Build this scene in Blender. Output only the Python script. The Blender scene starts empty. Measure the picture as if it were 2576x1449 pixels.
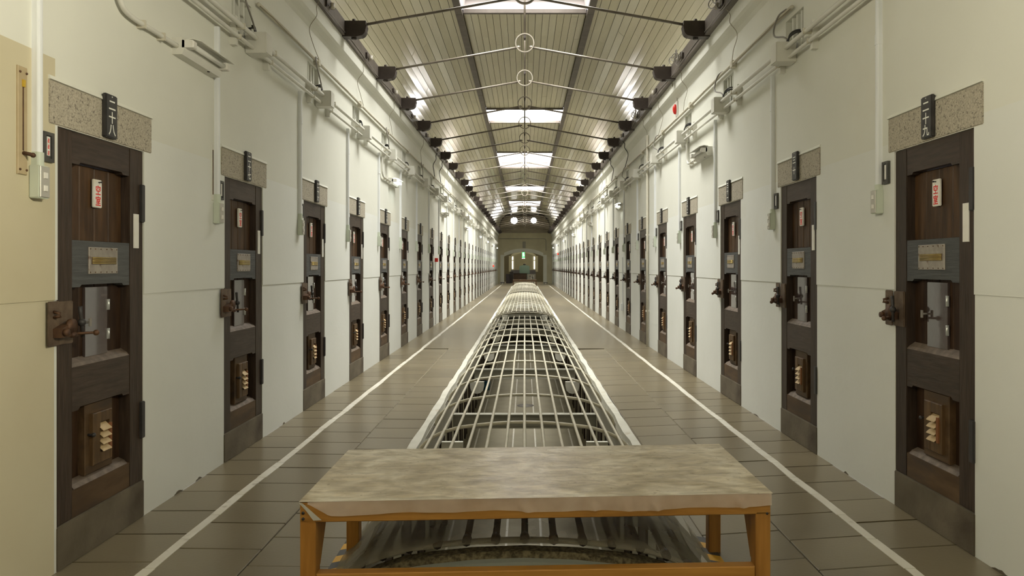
import bpy, bmesh, math, random
from mathutils import Vector, Matrix
random.seed(7)
C = bpy.context.scene.collection
R = math.radians
PI = math.pi

# ------------------------------------------------------------------ camera, world, exposure
H = 1.377                      # camera height above the walkway
cam = bpy.data.cameras.new('camera')
cam.sensor_width = 36.0
cam.lens = 1800.0 / 2576.0 * 36.0
cam.shift_x = -32.0 / 2576.0
cam.shift_y = -54.5 / 2576.0
cam.clip_end = 300
camo = bpy.data.objects.new('camera', cam)
camo.location = (0, 0, H)
camo.rotation_euler = (PI / 2, 0, 0)
C.objects.link(camo)
bpy.context.scene.camera = camo

world = bpy.data.worlds.new('sky')
bpy.context.scene.world = world
world.use_nodes = True
world.node_tree.nodes['Background'].inputs[0].default_value = (0.9, 0.92, 1.0, 1)
world.node_tree.nodes['Background'].inputs[1].default_value = 1.0
SKY_PANE = 7.0                # daylight through the roof-light panes
REAR_PANE = 6.0               # added unseen roof light behind the viewer, warm fill for the near walls
TUBE = 12.0                    # lit fluorescent tubes
ROUND = 7.0                    # round gable windows
SKYL = [(-5.4, -1.6), (7.9, 11.53), (18.6, 20.33), (25.7, 29.75), (36.5, 38.9), (44.7, 48.5)]   # roof lights, from y to y
for n, (a, b) in enumerate(SKYL):      # daylight falling through each roof light
    if n == 0: continue
    la = bpy.data.lights.new('daylight', 'AREA'); la.shape = 'RECTANGLE'
    la.size = 1.7; la.size_y = b - a - 0.1
    la.energy = (0, 182, 185, 200, 115, 150)[n]
    la.color = (1.0, 0.99, 0.93); la.spread = R(112)
    lo_ = bpy.data.objects.new('daylight', la); C.objects.link(lo_)
    lo_.location = (0, (a + b) / 2, 6.06)
for sx in (-1, 1):                     # added unseen fill lights behind the viewer, to brighten the near walls
    la = bpy.data.lights.new('wall_lamp_glow', 'AREA'); la.shape = 'RECTANGLE'; la.size = 0.5; la.size_y = 0.12
    la.energy = 50 if sx < 0 else 72; la.spread = R(118); la.color = (1.0, 0.93, 0.74)
    lo_ = bpy.data.objects.new('wall_lamp_glow', la); C.objects.link(lo_)
    lo_.location = (sx * 1.93, 1.0, 2.70); lo_.rotation_euler = (PI / 2 + R(13), 0, sx * PI / 2)
vs = bpy.context.scene.view_settings
vs.view_transform = 'Standard'
vs.look = 'None'
vs.exposure = 0.34
vs.gamma = 1.0
vs.use_curve_mapping = False

# ------------------------------------------------------------------ layout
WL, WR = 2.10, 2.13            # wall planes at x = -WL and x = +WR
YL0, SL = 3.217, 1.790         # first door (near edge) and bay length on the wall at x<0
YR0, SR = 4.123, 1.832         # first door (far edge) and bay length on the wall at x>0
ND = 28
Y0, YE = -7.0, 56.0
OX = 0.80                      # half width of the floor opening
OY0, OY1 = 2.86, 48.6          # floor opening
TY0, TS = 7.96, 1.81           # roof ties
ZC = 5.48                      # flat of the ceiling
ORD = ('first second third fourth fifth sixth seventh eighth ninth tenth eleventh twelfth thirteenth fourteenth fifteenth '
       'sixteenth seventeenth eighteenth nineteenth twentieth twenty-first twenty-second twenty-third twenty-fourth '
       'twenty-fifth twenty-sixth twenty-seventh twenty-eighth twenty-ninth thirtieth').split()

# ------------------------------------------------------------------ materials
MATS = {}
def mat(name, c1, c2=None, rough=0.6, scale=6.0, stretch=(1, 1, 1), bump=0.0, bscale=None, metal=0.0, detail=4.0,
        lo=0.35, hi=0.65, spec=0.5, c3=None, s3=3.0, t3=(0.55, 0.7), emit=None, estr=0.0, rnd=False, coat=0.0, sheen=0.0, rvar=0.0, rspan=0.12):
    if name in MATS:
        return MATS[name]
    m = bpy.data.materials.new(name)
    m.use_nodes = True
    nt = m.node_tree
    p = nt.nodes['Principled BSDF']
    L = nt.links.new
    p.inputs['Roughness'].default_value = rough
    p.inputs['Metallic'].default_value = metal
    p.inputs['Specular IOR Level'].default_value = spec
    p.inputs['Coat Weight'].default_value = coat
    p.inputs['Sheen Weight'].default_value = sheen
    p.inputs['Sheen Roughness'].default_value = 0.45
    p.inputs['Sheen Tint'].default_value = (1.0, 0.88, 0.66, 1)
    p.inputs['Base Color'].default_value = (*c1, 1)
    if emit:
        p.inputs['Emission Color'].default_value = (*emit, 1)
        p.inputs['Emission Strength'].default_value = estr
    tc = nt.nodes.new('ShaderNodeTexCoord')
    mp = nt.nodes.new('ShaderNodeMapping')
    L(tc.outputs['Object'], mp.inputs[0])
    mp.inputs['Scale'].default_value = stretch
    src = mp.outputs[0]
    if rnd:
        oi = nt.nodes.new('ShaderNodeObjectInfo')
        mu = nt.nodes.new('ShaderNodeVectorMath'); mu.operation = 'SCALE'
        cx = nt.nodes.new('ShaderNodeCombineXYZ')
        for i in range(3):
            L(oi.outputs['Random'], cx.inputs[i])
        L(cx.outputs[0], mu.inputs[0]); mu.inputs['Scale'].default_value = 37.0
        ad = nt.nodes.new('ShaderNodeVectorMath')
        L(src, ad.inputs[0]); L(mu.outputs[0], ad.inputs[1])
        src = ad.outputs[0]
    col = None
    if c2:
        n = nt.nodes.new('ShaderNodeTexNoise')
        n.inputs['Scale'].default_value = scale
        n.inputs['Detail'].default_value = detail
        L(src, n.inputs['Vector'])
        r = nt.nodes.new('ShaderNodeValToRGB')
        r.color_ramp.elements[0].position = lo
        r.color_ramp.elements[1].position = hi
        r.color_ramp.elements[0].color = (*c1, 1)
        r.color_ramp.elements[1].color = (*c2, 1)
        L(n.outputs[0], r.inputs[0])
        col = r.outputs[0]
        if rvar:
            mr = nt.nodes.new('ShaderNodeMapRange')
            mr.inputs['To Min'].default_value = max(0, rough - rvar)
            mr.inputs['To Max'].default_value = rough + rvar
            L(n.outputs[0], mr.inputs[0]); L(mr.outputs[0], p.inputs['Roughness'])
    if c3:
        n3 = nt.nodes.new('ShaderNodeTexNoise')
        n3.inputs['Scale'].default_value = s3
        n3.inputs['Detail'].default_value = 5
        L(src, n3.inputs['Vector'])
        r3 = nt.nodes.new('ShaderNodeMapRange')
        r3.inputs['From Min'].default_value = t3[0]; r3.inputs['From Max'].default_value = t3[1]
        L(n3.outputs[0], r3.inputs[0])
        mx = nt.nodes.new('ShaderNodeMix'); mx.data_type = 'RGBA'
        L(r3.outputs[0], mx.inputs[0])
        if col: L(col, mx.inputs[6])
        else: mx.inputs[6].default_value = (*c1, 1)
        mx.inputs[7].default_value = (*c3, 1)
        col = mx.outputs[2]
    if rnd and col:
        hs = nt.nodes.new('ShaderNodeHueSaturation')
        mr = nt.nodes.new('ShaderNodeMapRange')
        mr.inputs['To Min'].default_value = 1 - rspan; mr.inputs['To Max'].default_value = 1 + rspan
        L(oi.outputs['Random'], mr.inputs[0]); L(mr.outputs[0], hs.inputs['Value'])
        L(col, hs.inputs['Color']); col = hs.outputs[0]
    if col:
        L(col, p.inputs['Base Color'])
    if bump:
        nb = nt.nodes.new('ShaderNodeTexNoise')
        nb.inputs['Scale'].default_value = bscale or scale
        nb.inputs['Detail'].default_value = 5
        L(src, nb.inputs['Vector'])
        b = nt.nodes.new('ShaderNodeBump')
        b.inputs['Strength'].default_value = bump
        b.inputs['Distance'].default_value = 0.01
        L(nb.outputs[0], b.inputs['Height'])
        L(b.outputs[0], p.inputs['Normal'])
    MATS[name] = m
    return m

def floor_mat(name, c1, c2, rowlen, shear, rough):
    """stone pavement whose far rows are too small to pick apart: thin dark joints across the walkway"""
    m = mat(name, c1, c2, rough=rough, scale=1.3, bump=0.06, bscale=60, spec=0.95, sheen=0.5)
    nt = m.node_tree; L = nt.links.new
    p = nt.nodes['Principled BSDF']
    src = p.inputs['Base Color'].links[0].from_socket
    tc = nt.nodes.new('ShaderNodeTexCoord')
    sx = nt.nodes.new('ShaderNodeSeparateXYZ'); L(tc.outputs['Object'], sx.inputs[0])
    a = nt.nodes.new('ShaderNodeMath'); a.operation = 'MULTIPLY_ADD'
    L(sx.outputs[0], a.inputs[0]); a.inputs[1].default_value = -shear; L(sx.outputs[1], a.inputs[2])
    d = nt.nodes.new('ShaderNodeMath'); d.operation = 'DIVIDE'; L(a.outputs[0], d.inputs[0]); d.inputs[1].default_value = rowlen
    f = nt.nodes.new('ShaderNodeMath'); f.operation = 'FRACT'; L(d.outputs[0], f.inputs[0])
    g = nt.nodes.new('ShaderNodeMath'); g.operation = 'LESS_THAN'; L(f.outputs[0], g.inputs[0]); g.inputs[1].default_value = 0.03
    mx = nt.nodes.new('ShaderNodeMix'); mx.data_type = 'RGBA'
    L(g.outputs[0], mx.inputs[0]); L(src, mx.inputs[6]); mx.inputs[7].default_value = (0.05, 0.045, 0.035, 1)
    L(mx.outputs[2], p.inputs['Base Color'])
    return m

def emis(name, c, s):
    if name in MATS: return MATS[name]
    m = bpy.data.materials.new(name); m.use_nodes = True
    p = m.node_tree.nodes['Principled BSDF']
    p.inputs['Base Color'].default_value = (0.8, 0.8, 0.8, 1)
    p.inputs['Emission Color'].default_value = (*c, 1)
    p.inputs['Emission Strength'].default_value = s
    MATS[name] = m
    return m

def film(name, c, alpha, rough=0.25):
    """clear plastic film: part see-through, part dusty"""
    m = bpy.data.materials.new(name); m.use_nodes = True
    nt = m.node_tree; L = nt.links.new
    p = nt.nodes['Principled BSDF']
    p.inputs['Base Color'].default_value = (*c, 1)
    p.inputs['Roughness'].default_value = rough
    p.inputs['Specular IOR Level'].default_value = 0.3
    tr = nt.nodes.new('ShaderNodeBsdfTransparent')
    mx = nt.nodes.new('ShaderNodeMixShader')
    tc = nt.nodes.new('ShaderNodeTexCoord')
    n = nt.nodes.new('ShaderNodeTexNoise'); n.inputs['Scale'].default_value = 5.0; n.inputs['Detail'].default_value = 6
    L(tc.outputs['Object'], n.inputs['Vector'])
    mr = nt.nodes.new('ShaderNodeMapRange')
    mr.inputs['From Min'].default_value = 0.3; mr.inputs['From Max'].default_value = 0.7
    mr.inputs['To Min'].default_value = alpha - 0.12; mr.inputs['To Max'].default_value = alpha + 0.12
    L(n.outputs[0], mr.inputs[0])
    L(mr.outputs[0], mx.inputs[0]); L(tr.outputs[0], mx.inputs[1]); L(p.outputs[0], mx.inputs[2])
    b = nt.nodes.new('ShaderNodeBump'); b.inputs['Strength'].default_value = 0.3; b.inputs['Distance'].default_value = 0.01
    n2 = nt.nodes.new('ShaderNodeTexNoise'); n2.inputs['Scale'].default_value = 9.0
    L(tc.outputs['Object'], n2.inputs['Vector']); L(n2.outputs[0], b.inputs['Height']); L(b.outputs[0], p.inputs['Normal'])
    L(mx.outputs[0], nt.nodes['Material Output'].inputs['Surface'])
    MATS[name] = m
    return m

M_up = mat('plaster_upper', (0.735, 0.735, 0.655), (0.78, 0.78, 0.70), rough=0.75, scale=0.9, bump=0.10, bscale=22, c3=(0.72, 0.69, 0.58), s3=0.7, t3=(0.6, 0.8), spec=0.3)
M_low = mat('plaster_lower', (0.75, 0.76, 0.71), (0.795, 0.805, 0.76), rough=0.6, scale=1.1, bump=0.12, bscale=18, c3=(0.72, 0.71, 0.62), s3=1.3, t3=(0.62, 0.85), spec=0.35)
M_beige = mat('paint_beige', (0.58, 0.52, 0.35), (0.63, 0.57, 0.40), rough=0.7, scale=1.2, bump=0.10, bscale=20)
M_beige_low = mat('paint_beige_lower', (0.60, 0.54, 0.375), (0.65, 0.60, 0.43), rough=0.65, scale=1.2, bump=0.10, bscale=20)
M_granite = mat('granite', (0.36, 0.32, 0.25), (0.52, 0.475, 0.375), rough=0.85, scale=130, bump=0.2, bscale=120, detail=6, c3=(0.16, 0.14, 0.115), s3=95, t3=(0.57, 0.68))
M_sill = mat('sill_stone', (0.105, 0.085, 0.054), (0.175, 0.145, 0.10), rough=0.8, scale=3.2, bump=0.2, bscale=40, c3=(0.08, 0.06, 0.04), s3=2.4, t3=(0.55, 0.75))
M_wood = mat('dark_wood', (0.036, 0.023, 0.015), (0.056, 0.037, 0.025), spec=0.3, rough=0.5, scale=9, stretch=(6, 6, 0.6), bump=0.25, bscale=14, rnd=True)
M_woodx = mat('dark_wood_rail', (0.044, 0.030, 0.021), (0.068, 0.047, 0.034), spec=0.3, rough=0.5, scale=9, stretch=(0.7, 6, 6), bump=0.3, bscale=12, rnd=True)
M_blue = mat('slate_wood_rail', (0.062, 0.064, 0.064), (0.09, 0.092, 0.092), spec=0.35, rough=0.5, scale=9, stretch=(0.7, 6, 8), bump=0.35, bscale=14, rnd=True)
M_panel = mat('brown_panel', (0.046, 0.023, 0.010), (0.095, 0.050, 0.022), spec=0.25, rough=0.5, scale=5, stretch=(5, 5, 0.7), bump=0.2, bscale=14, rnd=True)
M_deep = mat('dark_panel', (0.030, 0.015, 0.008), (0.055, 0.03, 0.016), spec=0.2, rough=0.55, scale=5, stretch=(5, 5, 0.7), bump=0.2, rnd=True)
M_kick = mat('worn_rail', (0.075, 0.043, 0.02), (0.125, 0.075, 0.037), spec=0.3, rough=0.55, scale=5, stretch=(0.8, 5, 3), bump=0.25, c3=(0.06, 0.04, 0.027), s3=3, t3=(0.52, 0.7), rnd=True)
M_worn = mat('worn_edge', (0.12, 0.088, 0.062), (0.22, 0.17, 0.13), rough=0.6, scale=18)
M_vent = mat('vent_wood', (0.075, 0.040, 0.014), (0.14, 0.078, 0.028), rough=0.6, scale=6, stretch=(5, 5, 0.8))
M_slat = mat('vent_slat_wood', (0.52, 0.37, 0.19), (0.66, 0.50, 0.28), rough=0.6, scale=8)
M_red_wood = mat('red_batten', (0.26, 0.10, 0.035), rough=0.6)
M_plate = mat('stained_metal', (0.30, 0.265, 0.225), (0.42, 0.38, 0.33), rough=0.5, scale=14, c3=(0.17, 0.11, 0.08), s3=16, t3=(0.58, 0.68), metal=0.3)
M_brass = mat('brass_wire', (0.55, 0.42, 0.15), rough=0.35, metal=0.7)
M_black = mat('black_iron', (0.028, 0.026, 0.026), (0.045, 0.04, 0.038), rough=0.5, scale=12)
M_rust = mat('rusty_iron', (0.075, 0.04, 0.026), (0.15, 0.075, 0.035), rough=0.6, scale=22, metal=0.35, bump=0.2)
M_rplate = mat('rusty_plate', (0.10, 0.066, 0.043), (0.19, 0.135, 0.09), rough=0.6, scale=16, metal=0.3, bump=0.15)
M_hatch = mat('glossy_hatch', (0.075, 0.055, 0.05), rough=0.12, scale=1.8, bump=0.12, bscale=4, spec=0.9, coat=1.0, rnd=True)
M_steel = mat('bright_steel', (0.7, 0.72, 0.70), rough=0.3, metal=0.6)
M_white = mat('white_card', (0.82, 0.80, 0.74), (0.74, 0.70, 0.60), rough=0.6, scale=14, lo=0.5, hi=0.8)
M_redink = mat('red_ink', (0.75, 0.03, 0.02), rough=0.6)
M_paintw = mat('white_letter_paint', (0.85, 0.85, 0.78), rough=0.6)
M_plaque = mat('black_plaque', (0.028, 0.026, 0.026), (0.05, 0.046, 0.044), rough=0.45, scale=20)
M_frame = mat('card_frame', (0.045, 0.043, 0.04), (0.09, 0.085, 0.075), rough=0.55, scale=16)
M_duct = mat('white_plastic', (0.83, 0.85, 0.86), rough=0.4)
M_box = mat('box_paint', (0.70, 0.69, 0.62), (0.76, 0.75, 0.68), rough=0.55, scale=5)
M_green = mat('pale_switch_box', (0.62, 0.67, 0.56), rough=0.5)
M_swplate = mat('switch_plate', (0.50, 0.48, 0.43), rough=0.35, metal=0.3)
M_cable = mat('black_cable', (0.025, 0.024, 0.022), rough=0.5)
M_wire = mat('tan_wire', (0.35, 0.31, 0.23), rough=0.6)
M_gcable = mat('grey_cable', (0.26, 0.24, 0.21), rough=0.5)
M_trunk = mat('conduit_paint', (0.60, 0.56, 0.45), (0.68, 0.65, 0.54), rough=0.6, scale=8, stretch=(1, 0.2, 1))
M_plank = mat('ceiling_paint', (0.66, 0.62, 0.445), (0.71, 0.67, 0.49), rough=0.2, scale=2.0, stretch=(3, 0.5, 3), bump=0.10, bscale=3.0, rnd=True, rspan=0.05, spec=0.6)
M_back = mat('roof_dark', (0.05, 0.042, 0.03), rough=0.8)
M_purlin = mat('purlin_paint', (0.125, 0.105, 0.09), (0.16, 0.135, 0.115), rough=0.5, scale=5)
M_shoe = mat('tie_shoe_iron', (0.045, 0.033, 0.028), (0.065, 0.05, 0.042), rough=0.5, scale=8)
M_rod = mat('tie_rod_paint', (0.15, 0.125, 0.10), (0.22, 0.19, 0.15), rough=0.4, scale=6)
M_ring = mat('ring_paint', (0.28, 0.25, 0.20), (0.36, 0.32, 0.26), rough=0.45, scale=6)
M_sash = mat('skylight_paint', (0.60, 0.55, 0.54), rough=0.55)
M_tile = mat('paving_stone', (0.086, 0.066, 0.031), (0.115, 0.09, 0.046), spec=1.0, sheen=0.45, rough=0.3, scale=1.6, bump=0.06, bscale=70, c3=(0.17, 0.14, 0.085), s3=1.1, t3=(0.55, 0.8), rnd=True)
M_base = mat('floor_bed', (0.055, 0.05, 0.042), rough=0.9)
M_floorL = floor_mat('paving_far_left', (0.085, 0.066, 0.033), (0.112, 0.089, 0.047), 0.351, -0.03, 0.28)
M_floorR = floor_mat('paving_far_right', (0.085, 0.066, 0.033), (0.112, 0.089, 0.047), 0.355, 0.14, 0.28)
M_line = mat('line_paint', (0.66, 0.62, 0.52), (0.74, 0.71, 0.62), rough=0.5, scale=5, c3=(0.45, 0.41, 0.33), s3=9, t3=(0.62, 0.72))
M_curb = mat('curb_paint', (0.58, 0.565, 0.48), (0.66, 0.645, 0.56), rough=0.55, scale=6, c3=(0.48, 0.43, 0.32), s3=7, t3=(0.6, 0.72), bump=0.3, bscale=14)
M_slab = mat('slab_edge_paint', (0.40, 0.38, 0.32), (0.48, 0.46, 0.39), rough=0.7, scale=2.5)
M_grille = mat('grille_paint', (0.56, 0.52, 0.40), (0.64, 0.60, 0.48), rough=0.45, scale=8)
M_beam = mat('beam_paint', (0.30, 0.29, 0.235), (0.36, 0.345, 0.285), rough=0.6, scale=3)
M_lowfl = mat('lower_floor', (0.26, 0.23, 0.15), (0.32, 0.285, 0.195), rough=0.5, scale=1.2)
M_lowwall = mat('lower_wall', (0.58, 0.56, 0.46), rough=0.7)
M_pine = mat('orange_pine', (0.36, 0.165, 0.027), (0.47, 0.23, 0.046), rough=0.5, scale=5, stretch=(0.6, 8, 8), bump=0.12, rnd=True)
M_pinez = mat('orange_pine_upright', (0.31, 0.135, 0.02), (0.42, 0.195, 0.036), rough=0.5, scale=5, stretch=(8, 8, 0.6), bump=0.12, rnd=True)
M_top = mat('stained_plastic_top', (0.45, 0.37, 0.24), (0.60, 0.52, 0.38), spec=0.35, rough=0.36, scale=5.0, stretch=(1, 2.2, 1), bump=0.35, bscale=7, detail=9, c3=(0.33, 0.28, 0.17), s3=4.5, t3=(0.54, 0.72), rvar=0.12)
def top_mat():
    m = mat('stained_plastic_cover', (0.5, 0.42, 0.28), rough=0.30, spec=0.45)
    nt = m.node_tree; L = nt.links.new; p = nt.nodes['Principled BSDF']
    tc = nt.nodes.new('ShaderNodeTexCoord')
    def noise(sc, st, rot, det, dist=0.0):
        mp = nt.nodes.new('ShaderNodeMapping'); L(tc.outputs['Object'], mp.inputs[0])
        mp.inputs['Scale'].default_value = st; mp.inputs['Rotation'].default_value = (0, 0, R(rot))
        n = nt.nodes.new('ShaderNodeTexNoise'); n.inputs['Scale'].default_value = sc; n.inputs['Detail'].default_value = det
        n.inputs['Distortion'].default_value = dist
        L(mp.outputs[0], n.inputs['Vector']); return n.outputs[0]
    def ramp(f, stops):
        r = nt.nodes.new('ShaderNodeValToRGB'); e = r.color_ramp.elements
        e[0].position, e[0].color = stops[0][0], (*stops[0][1], 1); e[1].position, e[1].color = stops[-1][0], (*stops[-1][1], 1)
        for q, c in stops[1:-1]:
            k = e.new(q); k.color = (*c, 1)
        L(f, r.inputs[0]); return r.outputs[0]
    def mix(a, b, fac, mode='MULTIPLY'):
        x = nt.nodes.new('ShaderNodeMix'); x.data_type = 'RGBA'; x.blend_type = mode
        x.inputs[0].default_value = fac; L(a, x.inputs[6]); L(b, x.inputs[7]); return x.outputs[2]
    base = ramp(noise(4.5, (1, 1.3, 1), 8, 9, 0.8), [(0.32, (0.40, 0.33, 0.205)), (0.48, (0.58, 0.505, 0.365)), (0.66, (0.74, 0.68, 0.55))])
    st1 = ramp(noise(8, (0.8, 2.4, 1), 52, 7, 1.2), [(0.36, (0.66, 0.62, 0.52)), (0.5, (0.96, 0.95, 0.93)), (0.66, (1.18, 1.17, 1.15))])
    st2 = ramp(noise(11, (0.8, 2.6, 1), -48, 7, 1.2), [(0.38, (0.8, 0.77, 0.70)), (0.55, (1, 1, 1))])
    sp = ramp(noise(42, (1, 1, 1), 0, 3), [(0.28, (0.45, 0.38, 0.25)), (0.36, (1, 1, 1))])
    L(mix(mix(mix(base, st1, 0.75), st2, 0.7), sp, 0.7), p.inputs['Base Color'])
    b = nt.nodes.new('ShaderNodeBump'); b.inputs['Strength'].default_value = 0.45; b.inputs['Distance'].default_value = 0.008
    L(noise(8, (0.8, 2.4, 1), 52, 7, 1.2), b.inputs['Height'])
    b2 = nt.nodes.new('ShaderNodeBump'); b2.inputs['Strength'].default_value = 0.4; b2.inputs['Distance'].default_value = 0.008
    L(noise(11, (0.8, 2.6, 1), -48, 7, 1.2), b2.inputs['Height']); L(b.outputs[0], b2.inputs['Normal']); L(b2.outputs[0], p.inputs['Normal'])
    return m
M_cover = top_mat()
M_front = film('plastic_apron_film', (0.72, 0.60, 0.50), 0.50, 0.3)
M_sheet = film('dusty_plastic_sheet', (0.23, 0.205, 0.135), 0.60, 0.62)
M_hem = mat('plastic_hem', (0.42, 0.40, 0.34), rough=0.45)
M_endp = mat('end_panel_paint', (0.34, 0.36, 0.31), rough=0.6)
M_dirt = mat('speckled_strip', (0.06, 0.048, 0.026), (0.22, 0.18, 0.10), rough=0.9, scale=60, bump=0.5)
M_tyel = mat('tape_yellow', (0.75, 0.42, 0.04), rough=0.5)
M_tblk = mat('tape_black', (0.075, 0.072, 0.07), rough=0.5)
M_end = mat('end_plaster', (0.54, 0.50, 0.34), (0.61, 0.57, 0.40), rough=0.8, scale=1.5)
M_gable = mat('gable_board', (0.30, 0.26, 0.19), (0.36, 0.31, 0.23), rough=0.5, scale=4, stretch=(0.5, 1, 4), rnd=True)
M_teal = mat('teal_paint', (0.16, 0.24, 0.22), rough=0.6)
M_band = mat('grey_violet_paint', (0.22, 0.21, 0.24), rough=0.7)
M_brown = mat('counter_brown', (0.10, 0.055, 0.03), (0.14, 0.08, 0.045), rough=0.5, scale=5)
M_red = mat('red_plastic', (0.75, 0.03, 0.02), rough=0.35)
M_redlit = mat('red_lit_plastic', (0.8, 0.04, 0.02), rough=0.3, emit=(1.0, 0.06, 0.03), estr=0.6)
M_bluebin = mat('blue_plastic', (0.02, 0.16, 0.30), rough=0.4)
M_tubeoff = mat('unlit_tube', (0.80, 0.80, 0.74), rough=0.25)
E_tube = emis('lit_tube', (0.93, 1.0, 0.94), TUBE)
E_pane = emis('roof_light_glass', (1.0, 0.985, 0.93), SKY_PANE)
E_pane1 = emis('dull_roof_light_glass', (1.0, 0.985, 0.93), SKY_PANE * 0.15)
E_rear = emis('rear_roof_light_glass', (1.0, 0.93, 0.72), REAR_PANE)
E_low = emis('lower_lit_tube', (1.0, 0.93, 0.70), 10.0)
E_pane2 = emis('bright_roof_light_glass', (1.0, 0.96, 0.95), 3.0)
E_round = emis('round_window_glass', (1.0, 0.97, 0.92), ROUND)
E_exitg = emis('exit_green', (0.05, 0.75, 0.18), 1.6)
E_exitw = emis('exit_white', (0.8, 1.0, 0.85), 2.5)
E_hall = emis('hall_lit_tube', (1.0, 0.92, 0.68), 200.0)
E_slit = emis('lit_window_glass', (1.0, 0.98, 0.9), 1.6)

# ------------------------------------------------------------------ mesh helpers
class MB:
    """collects simple shapes into one mesh"""
    def __init__(s): s.v = []; s.f = []; s.m = []; s.cur = 0; s.sm = []
    def add(s, vs, fs, smooth=False):
        o = len(s.v)
        s.v += [tuple(v) for v in vs]
        s.f += [tuple(i + o for i in f) for f in fs]
        s.m += [s.cur] * len(fs); s.sm += [smooth] * len(fs)
        return s
    def quad(s, a, b, c, d): return s.add([a, b, c, d], [(0, 1, 2, 3)])
    def box(s, x0, x1, y0, y1, z0, z1):
        v = [(x, y, z) for z in (z0, z1) for y in (y0, y1) for x in (x0, x1)]
        return s.add(v, [(0, 2, 3, 1), (4, 5, 7, 6), (0, 1, 5, 4), (2, 6, 7, 3), (0, 4, 6, 2), (1, 3, 7, 5)])
    def bev(s, x0, x1, y0, y1, z0, z1, b=0.004):
        """box with chamfered edges on its -y face"""
        x = (x0, x0 + b, x1 - b, x1); z = (z0, z0 + b, z1 - b, z1)
        v = [(x[1], y0, z[1]), (x[2], y0, z[1]), (x[2], y0, z[2]), (x[1], y0, z[2]),
             (x[0], y0 + b, z[0]), (x[3], y0 + b, z[0]), (x[3], y0 + b, z[3]), (x[0], y0 + b, z[3]),
             (x[0], y1, z[0]), (x[3], y1, z[0]), (x[3], y1, z[3]), (x[0], y1, z[3])]
        f = [(0, 1, 2, 3)]
        for i in range(4):
            j = (i + 1) % 4
            f += [(4 + i, 4 + j, j, i), (8 + i, 8 + j, 4 + j, 4 + i)]
        f += [(11, 10, 9, 8)]
        return s.add(v, f)
    def prism(s, poly, y0, y1):
        """polygon in x,z drawn counter-clockwise as seen from -y, extruded along y"""
        n = len(poly)
        v = [(x, y0, z) for x, z in poly] + [(x, y1, z) for x, z in poly]
        f = [tuple(range(n)), tuple(range(2 * n - 1, n - 1, -1))]
        f += [(i, i + n, (i + 1) % n + n, (i + 1) % n) for i in range(n)]
        return s.add(v, f)
    def prismx(s, poly, x0, x1):
        """polygon in y,z extruded along x"""
        n = len(poly)
        v = [(x0, y, z) for y, z in poly] + [(x1, y, z) for y, z in poly]
        f = [tuple(range(n)), tuple(range(2 * n - 1, n - 1, -1))]
        f += [(i, i + n, (i + 1) % n + n, (i + 1) % n) for i in range(n)]
        return s.add(v, f)
    def tube(s, pts, r, n=8, cap=True, closed=False):
        pts = [Vector(p) for p in pts]
        rs = r if isinstance(r, (list, tuple)) else [r] * len(pts)
        N = len(pts); vs = []; up = None
        for i, p in enumerate(pts):
            a = pts[(i - 1) % N] if (closed or i > 0) else p
            b = pts[(i + 1) % N] if (closed or i < N - 1) else p
            t = (b - a).normalized()
            if up is None:
                up = Vector((0, 0, 1)) if abs(t.z) < 0.9 else Vector((1, 0, 0))
            u = (up - t * up.dot(t)).normalized(); up = u
            w = t.cross(u)
            vs += [p + (u * math.cos(2 * PI * k / n) + w * math.sin(2 * PI * k / n)) * rs[i] for k in range(n)]
        fs = []
        for i in range(N if closed else N - 1):
            j = (i + 1) % N
            fs += [(i * n + k, i * n + (k + 1) % n, j * n + (k + 1) % n, j * n + k) for k in range(n)]
        if cap and not closed:
            fs += [tuple(range(n - 1, -1, -1)), tuple(range((N - 1) * n, N * n))]
        return s.add(vs, fs, True)
    def ball(s, c, r, n=8, m=5, sc=(1, 1, 1)):
        vs = []; fs = []
        for i in range(m + 1):
            th = PI * i / m
            for k in range(n):
                ph = 2 * PI * k / n
                vs.append((c[0] + sc[0] * r * math.sin(th) * math.cos(ph), c[1] + sc[1] * r * math.sin(th) * math.sin(ph), c[2] + sc[2] * r * math.cos(th)))
        for i in range(m):
            for k in range(n):
                fs.append((i * n + k, (i + 1) * n + k, (i + 1) * n + (k + 1) % n, i * n + (k + 1) % n))
        return s.add(vs, fs, True)
    def mesh(s, name, mats):
        me = bpy.data.meshes.new(name)
        me.from_pydata(s.v, [], s.f)
        for m in (mats if isinstance(mats, (list, tuple)) else [mats]): me.materials.append(m)
        me.polygons.foreach_set('material_index', s.m)
        me.polygons.foreach_set('use_smooth', s.sm)
        bm = bmesh.new(); bm.from_mesh(me)
        bmesh.ops.remove_doubles(bm, verts=bm.verts, dist=1e-6)
        bmesh.ops.recalc_face_normals(bm, faces=bm.faces)
        bm.to_mesh(me); bm.free()
        me.update()
        return me

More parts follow.
